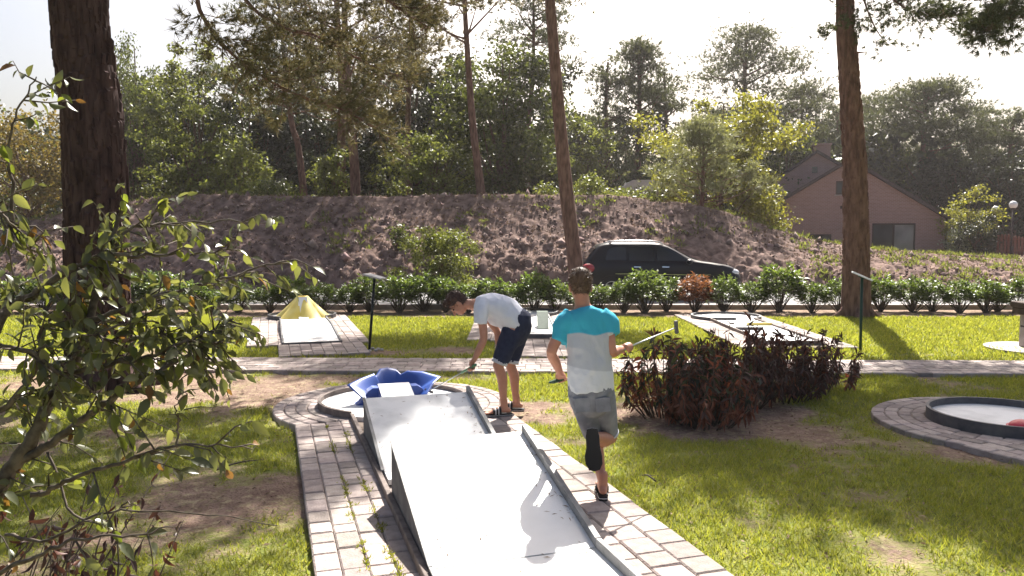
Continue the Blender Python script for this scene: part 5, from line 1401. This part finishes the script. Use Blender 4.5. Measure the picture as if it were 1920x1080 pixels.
def add_foot(mb, ankle, f, u, L_=.235):
    f, u, s_ = basis(f, u); a = np.array(ankle)
    P = lambda x, y, z: a + f * x + s_ * y + u * z
    mb.tube([P(-.045, 0, -.048), P(.0, 0, -.038), P(.06, 0, -.042), P(.115, 0, -.056), P(.15, 0, -.064)], [(.030, .026), (.034, .038), (.038, .031), (.043, .020), (.040, .013)], 14, ref=s_, k=3, round_=True)
    mb.tube([P(0, 0, .05), P(-.005, 0, 0), P(-.012, 0, -.045)], [(.036, .04), (.034, .038), (.030, .034)], 12, round_=True)
    for i in range(5):
        y = -.034 + i * .017; l_ = (.02, .026, .03, .033, .036)[i]
        mb.tube([P(.145, y, -.066), P(.16 + l_, y, -.069)], [.0095, .0085], 8, round_=True)

def sandal(par, ankle, f, u, kind, wk=1.0, drop=-.083):
    f, u, s_ = basis(f, u); a = np.array(ankle); P = lambda x, y, z: a + f * x + s_ * y + u * z
    out = [(-.085, 0), (-.078, .028), (-.03, .036), (.04, .036), (.10, .048), (.15, .046), (.19, .028), (.20, 0), (.19, -.028), (.15, -.044), (.10, -.044), (.04, -.036), (-.03, -.036), (-.078, -.028)]; out = [(x, y * wk) for x, y in out]
    o = empty('sandal'); o.parent = par
    def slab(z0, z1, k): 
        b = MB(); n = len(out); V = [P(x * k, y * k, z0) for x, y in out] + [P(x * k, y * k, z1) for x, y in out]
        return b.add(V, [tuple(range(n)), tuple(range(2 * n - 1, n - 1, -1))] + [(i, (i + 1) % n, n + (i + 1) % n, n + i) for i in range(n)])
    slab(drop - .026, drop - .012, 1.0).build('sole', M['rubber'], o); slab(drop - .0118, drop - .007, 1.005).build('sole_stripe', M['strap_white'], o); slab(drop - .0068, drop + .002, 1.0).build('foot_bed', M['rubber'], o)
    if kind == 'slide':
        b = MB()
        for x in (.045, .075, .105): b.tube([P(x, .05, drop), P(x, .046, -.045), P(x, .018, -.014 - (x - .045) * .35), P(x, -.018, -.014 - (x - .045) * .35), P(x, -.046, -.045), P(x, -.05, drop)], [(.013, .004)] * 6, 8, ref=f, k=3)
        b.build('strap', M['rubber'], o, True)
        b = MB()
        for x in (.06, .09): b.tube([P(x, .051, drop), P(x, .048, -.044), P(x, .019, -.012 - (x - .045) * .35), P(x, -.019, -.012 - (x - .045) * .35), P(x, -.048, -.044), P(x, -.051, drop)], [(.0045, .0045)] * 6, 8, ref=f, k=3)
        b.build('strap_stripe', M['strap_white'], o, True)
    else:
        for sg in (-1, 1):
            b = MB(); b.tube([P(.135, 0, -.066), P(.11, sg * .02, -.030), P(.06, sg * .040, -.05), (P(.02, sg * .037, drop))], [(.007, .004)] * 4, 8, k=4); b.build('strap', M['rubber'], o, True)

def grip_hand(mb, wrist, centre, axis, r_=.020, side=None):
    """palm and five fingers closed round a bar through centre along axis; the palm lies on the wrist's side"""
    w_ = np.array(wrist); c = np.array(centre); ax = nrm(axis); d = w_ - c; d = nrm(d - ax * d.dot(ax)); e = np.cross(ax, d)
    kn = c + d * (r_ + .010)
    mb.tube([w_, w_ * .5 + kn * .5, kn], [(.026, .021), (.036, .019), (.038, .017)], 12, ref=ax, round_=True)
    for i in range(4):
        o = ax * ((i - 1.5) * .0185); rr = r_ + (.008, .0095, .0095, .0085)[i]; span = (3.7, 4.2, 4.3, 4.0)[i]
        pts = [c + o + (d * math.cos(t) + e * math.sin(t)) * rr for t in np.linspace(.25, span, 8)]
        mb.tube(pts, [.0092] * 4 + [.0085] * 4, 8, round_=True)
    th = [w_ * .6 + kn * .4 - e * .016 - ax * .02, c + d * .018 - e * (r_ + .008) - ax * .030, c - d * .004 - e * (r_ + .008) - ax * .048]
    mb.tube(th, [.014, .0115, .009], 8, k=3, round_=True)

def open_hand(mb, wrist, palm_dir, down, spread=.25):
    """relaxed hand laid on something: fingers slightly curled towards down"""
    w_ = np.array(wrist); f = nrm(palm_dir); d = nrm(np.array(down) - f * np.dot(down, f)); s_ = np.cross(f, d); kn = w_ + f * .085
    mb.tube([w_, w_ + f * .04, kn], [(.026, .018), (.036, .017), (.038, .015)], 12, ref=s_, round_=True)
    for i in range(4):
        o = s_ * ((i - 1.5) * .019); l_ = (.062, .075, .078, .068)[i]; dr = nrm(f + s_ * (i - 1.5) * spread * .3)
        mb.tube([kn + o, kn + o + dr * l_ * .45 + d * .004, kn + o + dr * l_ * .8 + d * .018, kn + o + dr * l_ * .95 + d * .034], [.0095, .009, .0085, .0075], 8, k=2, round_=True)
    mb.tube([w_ + f * .02 - s_ * .025, w_ + f * .055 - s_ * .052 + d * .006, w_ + f * .085 - s_ * .062 + d * .014], [.014, .0115, .009], 8, k=3, round_=True)

def putter(name, label, grip_end, head_pt, grip_len, face_dir, gm):
    g0, h0 = np.array(grip_end), np.array(head_pt); ax = nrm(h0 - g0); o = tag(empty(name, g0), label, 'golf club', 'putters held by the boys'); L_ = h0 - g0
    b = MB(); b.tube([ax * grip_len * .6, L_], [.0065, .0055], 10); b.build('shaft', M['club_steel'], o, True)
    b = MB(); b.tube([(0, 0, 0), ax * .02, ax * grip_len], [.013, .0145, .011], 12); b.build('grip', gm, o, True)
    fd = nrm(np.array(face_dir) - ax * np.dot(face_dir, ax)); sd_ = np.cross(ax, fd)
    b = MB(); V = []
    for k, (l_, t_) in enumerate(((-.05, .012), (.055, .012))):
        for a_, c_ in ((-.014, -t_), (.016, -t_), (.016, t_), (-.014, t_)): V.append(L_ + fd * l_ + ax * a_ + sd_ * c_)
    b.add(V, [(0, 1, 2, 3), (7, 6, 5, 4), (0, 4, 5, 1), (1, 5, 6, 2), (2, 6, 7, 3), (3, 7, 4, 0)]); o2 = b.build('club_head', M['steel_dark'], o)
    bv = o2.modifiers.new('b', 'BEVEL'); bv.width = .005; bv.segments = 2

wr = lambda k, s_, sd_: (lambda co: k * (fbm(co[:, 0] * s_, co[:, 1] * s_, co[:, 2] * s_ * .7, o=3, seed=sd_) - .5) + k * .9 * (.25 - np.abs(fbm((co[:, 0] + .5 * co[:, 2]) * s_ * 1.1, co[:, 1] * s_ * .8, (co[:, 2] - .4 * co[:, 0]) * s_ * .55, o=2, seed=sd_ + 7) - .5)))

# ---- boy bending over the blue catcher -----------------------------------
p1 = tag(empty('person', (-.05, 7.8, .03)), 'person in white t-shirt and navy shorts bending forward with a putter', 'person', 'boys playing minigolf')
p1.location = (0, 0, 0)
mb = MB()
hc = A(858, 569, 7.80); HF, HU = (-.52, -.10, -.85), (-.85, -.03, .53)
neck = A(893, 572, 7.82)
P, Mx = add_head(mb, hc, HF, HU, neck)
hipL, hipR = A(963, 618, 7.73), A(972, 616, 7.92); knL, knR = A(935, 684, 7.68), A(957, 682, 7.90); anL, anR = A(945, 764, 7.71), A(968, 759, 7.93)
anL[2] = .135; anR[2] = .135
mb.tube([neck, A(915, 575, 7.82), A(945, 588, 7.82), A(970, 608, 7.82)], [(.07, .11), (.105, .16), (.10, .135), (.12, .15)], 18, ref=(0, 0, 1), k=3, round_=True)
for h_, k_, a_ in ((hipL, knL, anL), (hipR, knR, anR)):
    mid = (k_ + a_) / 2; calf = k_ * .68 + a_ * .32 + np.array((.018, 0, 0))
    mb.tube([h_, h_ * .5 + k_ * .5, k_, calf, k_ * .3 + a_ * .7 + np.array((.006, 0, 0)), a_], [.085, .075, (.053, .056), (.054, .054), .040, .034], 16, k=3, round_=True)
    mb.ball(k_ + np.array((-.018, 0, -.01)), .042)
fL, fR = (-1, -.18, 0), (-1, .12, 0)
add_foot(mb, anL, fL, (0, 0, 1)); add_foot(mb, anR, fR, (0, 0, 1))
# near arm holding the club
shL, elL, wrL = A(902, 577, 7.66), A(907, 634, 7.60), A(889, 675, 7.60)
gripc = A(883, 689, 7.63); headpt = A(804, 733, 8.33); cax = nrm(headpt - gripc)
mb.tube([shL, shL * .5 + elL * .5, elL, elL * .55 + wrL * .45 + np.array((.004, 0, 0)), wrL], [.052, .045, .038, .038, .025], 14, k=3, round_=True)
grip_hand(mb, wrL, gripc, cax)
shR, elR, wrR = A(906, 582, 7.98), A(932, 622, 7.99), A(936, 652, 7.93)
mb.tube([shR, shR * .5 + elR * .5, elR, elR * .5 + wrR * .5, wrR], [.052, .045, .038, .036, .025], 14, k=3, round_=True)
open_hand(mb, wrR, nrm(knR - wrR) + np.array((0, -.1, 0)), (.6, -.5, -.3))
body = remesh(mb, 'body', M['skin2'], p1, .0055, 3)
face_bits(p1, P, Mx, M['hair_dark']); add_hair(p1, hc, HF, HU, M['hair_dark'], 5)
mb = MB()
mb.tube([A(975, 607, 7.82), A(966, 602, 7.82), A(945, 585, 7.82), A(925, 575, 7.82), A(905, 571, 7.82), A(892, 570, 7.82)], [(.125, .178), (.143, .180), (.160, .180), (.140, .19), (.105, .17), (.066, .085)], 24, ref=(-.25, 0, 1), k=3)
mb.ball(A(932, 594, 7.80), (.10, .13, .10)); mb.ball(A(950, 600, 7.80), (.08, .14, .09))
mb.tube([A(907, 566, 7.72), A(902, 580, 7.645), A(902, 592, 7.615), A(901, 606, 7.61)], [.080, .076, .068, .066], 16, k=3)
mb.tube([A(908, 568, 7.92), A(908, 584, 7.98), A(914, 597, 7.99)], [.08, .074, .066], 16, k=3)
remesh(mb, 't_shirt', M['shirt_white'], p1, .007, 4, wr(.020, 11, 3))
mb = MB(); mb.tube([neck + np.array((-.012, 0, -.002)), neck + np.array((.012, 0, .0))], [(.064, .072), (.066, .074)], 20, ref=(0, 0, 1)); mb.build('collar', M['shirt_white'], p1, True)
mb = MB()
mb.tube([A(974, 600, 7.82), A(972, 612, 7.82), A(966, 628, 7.82)], [(.125, .175), (.135, .178), (.12, .165)], 22, ref=(1, 0, .3), k=3, round_=True)
for h_, k_, dy in ((hipL, knL, 0), (hipR, knR, 0)):
    e = k_ * .97 + h_ * .03 + np.array((.004, 0, .012)); mb.tube([h_ + np.array((.002, 0, -.01)), h_ * .55 + k_ * .45, e], [(.118, .092), (.100, .086), (.079, .078)], 18, ref=(1, 0, .2), k=4)
remesh(mb, 'shorts', M['denim_dark'], p1, .007, 3, wr(.014, 14, 8))
for h_, k_ in ((hipL, knL), (hipR, knR)):
    d = nrm(k_ - h_); e = k_ * .97 + h_ * .03 + np.array((.004, 0, .012)); b = MB(); b.tube([e - d * .022, e + d * .016], [(.083, .081), (.083, .082)], 20, ref=(1, 0, .2)); b.build('cuff', M['cuff'], p1, True)
sandal(p1, anL, fL, (0, 0, 1), 'slide'); sandal(p1, anR, fR, (0, 0, 1), 'slide')
putter('putter', 'steel putter with green grip reaching into the blue catcher', gripc - cax * .10, headpt, .30, (1, 0, -.2), M['club_green'])

# ---- boy running past, seen from behind -----------------------------------
p2 = tag(empty('person', (0, 0, 0)), 'person in turquoise and grey t-shirt and denim shorts running away', 'person', 'boys playing minigolf')
mb = MB(); hc = A(1088, 536, 5.52); HF, HU = (-.10, .97, -.20), (-.02, .2, .98); neck = A(1092, 574, 5.47)
P, Mx = add_head(mb, hc, HF, HU, neck)
mb.tube([neck, A(1098, 605, 5.45), A(1104, 660, 5.41), A(1108, 715, 5.36)], [(.06, .055), (.135, .085), (.12, .085), (.130, .095)], 18, ref=(1, 0, 0), k=3, round_=True)
hipL, hipR = A(1090, 742, 5.34), A(1127, 742, 5.36); knL, knR = A(1112, 818, 5.44), A(1143, 818, 5.50)
anL = A(1130, 918, 5.27); anL[2] = .14; anR = A(1112, 822, 5.16)
mb.tube([hipL, hipL * .5 + knL * .5, knL, knL * .68 + anL * .32 + np.array((0, -.02, 0)), knL * .3 + anL * .7, anL], [.066, .070, .053, .052, .038, .033], 16, k=3, round_=True)
mb.tube([hipR, hipR * .5 + knR * .5, knR], [.066, .070, .055], 16, k=3, round_=True); mb.ball(knR, .057)
mb.tube([knR, knR * .65 + anR * .35 + np.array((0, 0, -.016)), knR * .3 + anR * .7, anR], [.054, .055, .040, .034], 16, k=3, round_=True)
fL = (.05, 1, 0); add_foot(mb, anL, fL, (0, 0, 1))
fR, uR = (.06, -.10, -.99), (.12, .99, -.1); add_foot(mb, anR, fR, uR)
shL, elL, wrL = A(1063, 594, 5.44), A(1034, 660, 5.36), A(1049, 697, 5.46)
shR, elR, wrR = A(1136, 592, 5.44), A(1147, 659, 5.37), A(1165, 655, 5.54)
for s0, e0, w0 in ((shL, elL, wrL), (shR, elR, wrR)): mb.tube([s0 * .75 + e0 * .25, s0 * .5 + e0 * .5, e0, e0 * .5 + w0 * .5, w0], [.044, .043, .037, .036, .025], 14, k=3, round_=True)
gripc = A(1176, 652, 5.58); headpt = A(1268, 614, 6.15); cax = nrm(headpt - gripc); grip_hand(mb, wrR, gripc, cax)
pc = A(1053, 710, 5.52); grip_hand(mb, wrL, pc, (-.9, .2, -.35), .012)
remesh(mb, 'body', M['skin'], p2, .0055, 3)
face_bits(p2, P, Mx, M['hair_brown']); add_hair(p2, hc, HF, HU, M['hair_brown'], 9)
mb = MB()
mb.tube([A(1109, 731, 5.355), A(1108, 712, 5.36), A(1105, 665, 5.40), A(1101, 625, 5.44), A(1098, 603, 5.45), A(1094, 586, 5.46), A(1093, 578, 5.465)], [(.158, .14), (.155, .134), (.154, .124), (.160, .124), (.160, .118), (.128, .10), (.070, .074)], 26, ref=(1, 0, -.12), k=3)
mb.tube([A(1072, 597, 5.45), A(1060, 607, 5.43), A(1053, 620, 5.42), A(1046, 641, 5.39)], [.080, .076, .068, .061], 16, k=3)
mb.tube([A(1126, 596, 5.45), A(1138, 603, 5.44), A(1143, 614, 5.43), A(1147, 629, 5.41)], [.080, .074, .066, .061], 16, k=3)
sh = remesh(mb, 't_shirt', None, p2, .007, 4, wr(.036, 9, 13))
co = np.zeros(len(sh.data.vertices) * 3, np.float32); sh.data.vertices.foreach_get('co', co); co = co.reshape(-1, 3)
zb1 = float(A(1100, 622, 5.44)[2]) + .008 * np.sin(co[:, 0] * 30); zb2 = float(A(1105, 688, 5.38)[2]) - .12 * (co[:, 0] - .55)
xm = .545
arm = np.clip((np.abs(co[:, 0] - xm) - .158) / .006, 0, 1) * (co[:, 2] > .95)
top_ = np.maximum(np.clip((co[:, 2] - zb1) / .02 + .5, 0, 1), arm); low_ = np.clip((zb2 - co[:, 2]) / .008 + .5, 0, 1)
zone = np.where(top_ > 0, .5 + .5 * top_, .5 - .5 * low_)
at_ = sh.data.attributes.new('zone', 'FLOAT', 'POINT'); at_.data.foreach_set('value', zone.astype(np.float32))
mt = mat('shirt_tricolour', (.4, .4, .4), .92, bump=.12, bscale=70, spec=.2); t_ = mt.node_tree
an_ = t_.nodes.new('ShaderNodeAttribute'); an_.attribute_name = 'zone'; cr = t_.nodes.new('ShaderNodeValToRGB'); e_ = cr.color_ramp.elements
e_[0].position = 0; e_[0].color = (.60, .61, .64, 1); e_[1].position = 1; e_[1].color = (.045, .36, .50, 1)
for ps, c_ in ((.06, (.60, .61, .64, 1)), (.44, (.46, .47, .50, 1)), (.56, (.46, .47, .50, 1)), (.85, (.045, .36, .50, 1))): q = e_.new(ps); q.color = c_
t_.links.new(an_.outputs['Fac'], cr.inputs[0]); t_.links.new(cr.outputs[0], t_.nodes['Principled BSDF'].inputs['Base Color']); sh.data.materials.append(mt)
mb = MB()
mb.tube([A(1108, 713, 5.36), A(1108, 730, 5.355), A(1108, 752, 5.35)], [(.152, .122), (.160, .130), (.148, .12)], 22, ref=(1, 0, 0), k=3, round_=True)
eL = knL * .93 + hipL * .07; eR = knR * .90 + hipR * .10
mb.tube([hipL + np.array((0, 0, .03)), hipL * .5 + knL * .5, eL], [(.096, .112), (.080, .094), (.062, .074)], 18, ref=(1, 0, 0), k=4)
mb.tube([hipR + np.array((0, 0, .03)), hipR * .5 + knR * .5, eR], [(.094, .112), (.080, .096), (.071, .080)], 18, ref=(1, 0, 0), k=4)
remesh(mb, 'shorts', M['denim_grey'], p2, .007, 3, wr(.016, 13, 18))
for h_, k_, e, r_ in ((hipL, knL, eL, .064), (hipR, knR, eR, .0725)):
    d = nrm(k_ - h_); b = MB(); b.tube([e - d * .004, e + d * .006], [(r_, r_ + .012), (r_ + .001, r_ + .012)], 20, ref=(1, 0, 0)); b.build('cuff', M['cuff'], p2, True)
for sx in (-1, 1):
    c_ = A(1108 + sx * 19, 752, 5.35) - np.array((0, .126, 0)); b = MB(); b.box(-.05, .05, -.003, .010, -.05, .05, M=Matrix.Translation(c_) @ Matrix.Rotation(-.10, 4, 'Y'), b=.002); b.build('back_pocket', M['denim_grey'], p2)
sandal(p2, anL, fL, (0, 0, 1), 'thong'); sandal(p2, anR, fR, uR, 'thong', 1.25)
putter('putter', 'steel putter held out over the withered shrub by the running boy', gripc - cax * .09, headpt, .13, (0, .1, 1), M['club_steel'])
po = tag(empty('item', pc), 'small dark green pouch in the hand of the running boy', 'item');  # plain dark green object at the hand, its kind unknown
b = MB(); b.tube([(.02, 0, .004), (-.01, 0, -.006), (-.05, .01, -.022), (-.085, .015, -.03)], [(.008, .008), (.012, .018), (.014, .026), (.008, .022)], 14, ref=(0, 0, 1), k=3, round_=True); b.build('item_body', M['green_dark'], po, True)
b = MB(); b.tube([(-.015, -.02, -.008), (-.05, -.026, -.020), (-.08, -.02, -.028)], [.003, .003, .003], 6, k=3); b.build('seam', M['post_green'], po, True)
# fallen twigs on the lawn
for i, (px, py, l_, a) in enumerate(((400, 885, .42, .75), (345, 770, .3, .2), (1230, 905, .16, 2.2))):
    q = at(px, py, 5.0); t_ = (CAM_H) / (CAM_H - q.z); x, y = q.x * t_, 5.0 * t_
    b = MB(); d = np.array((math.cos(a), math.sin(a), 0)); b.tube([(0, 0, 0), d * l_ * .5 + (0, .02, .02), d * l_ + (0, 0, .005)], [.007, .006, .002], 6, k=3); b.tube([d * l_ * .5 + (0, .02, .02), d * l_ * .5 + (.08, -.03, .03)], [.004, .001], 5)
    tag(b.build('fallen_twig', M['twig'], None, True, (x, y, .01)), ['forked bare twig lying on the shaded lawn left of the paving', 'short bare twig lying in shade near the thick trunk', 'tiny bare twig lying on the sunny lawn beside the running boy'][i], 'twig')

# ------------------------------------------------------------------ haze volume added to lift the dark tones
hm = bpy.data.materials.new('haze'); hm.use_nodes = True; t_ = hm.node_tree
t_.nodes.remove(t_.nodes['Principled BSDF']); pv = t_.nodes.new('ShaderNodeVolumePrincipled'); pv.inputs['Color'].default_value = (1.0, .93, .93, 1); pv.inputs['Density'].default_value = .00045; pv.inputs['Anisotropy'].default_value = .35
t_.links.new(pv.outputs[0], t_.nodes['Material Output'].inputs['Volume'])
mb = MB(); mb.box(-420, 420, -62, 905, -1.2, 18.5); hz_o = mb.build('haze', hm); tag(hz_o, 'thin pinkish haze added over the garden to lift the darks', 'haze', kind='stuff')
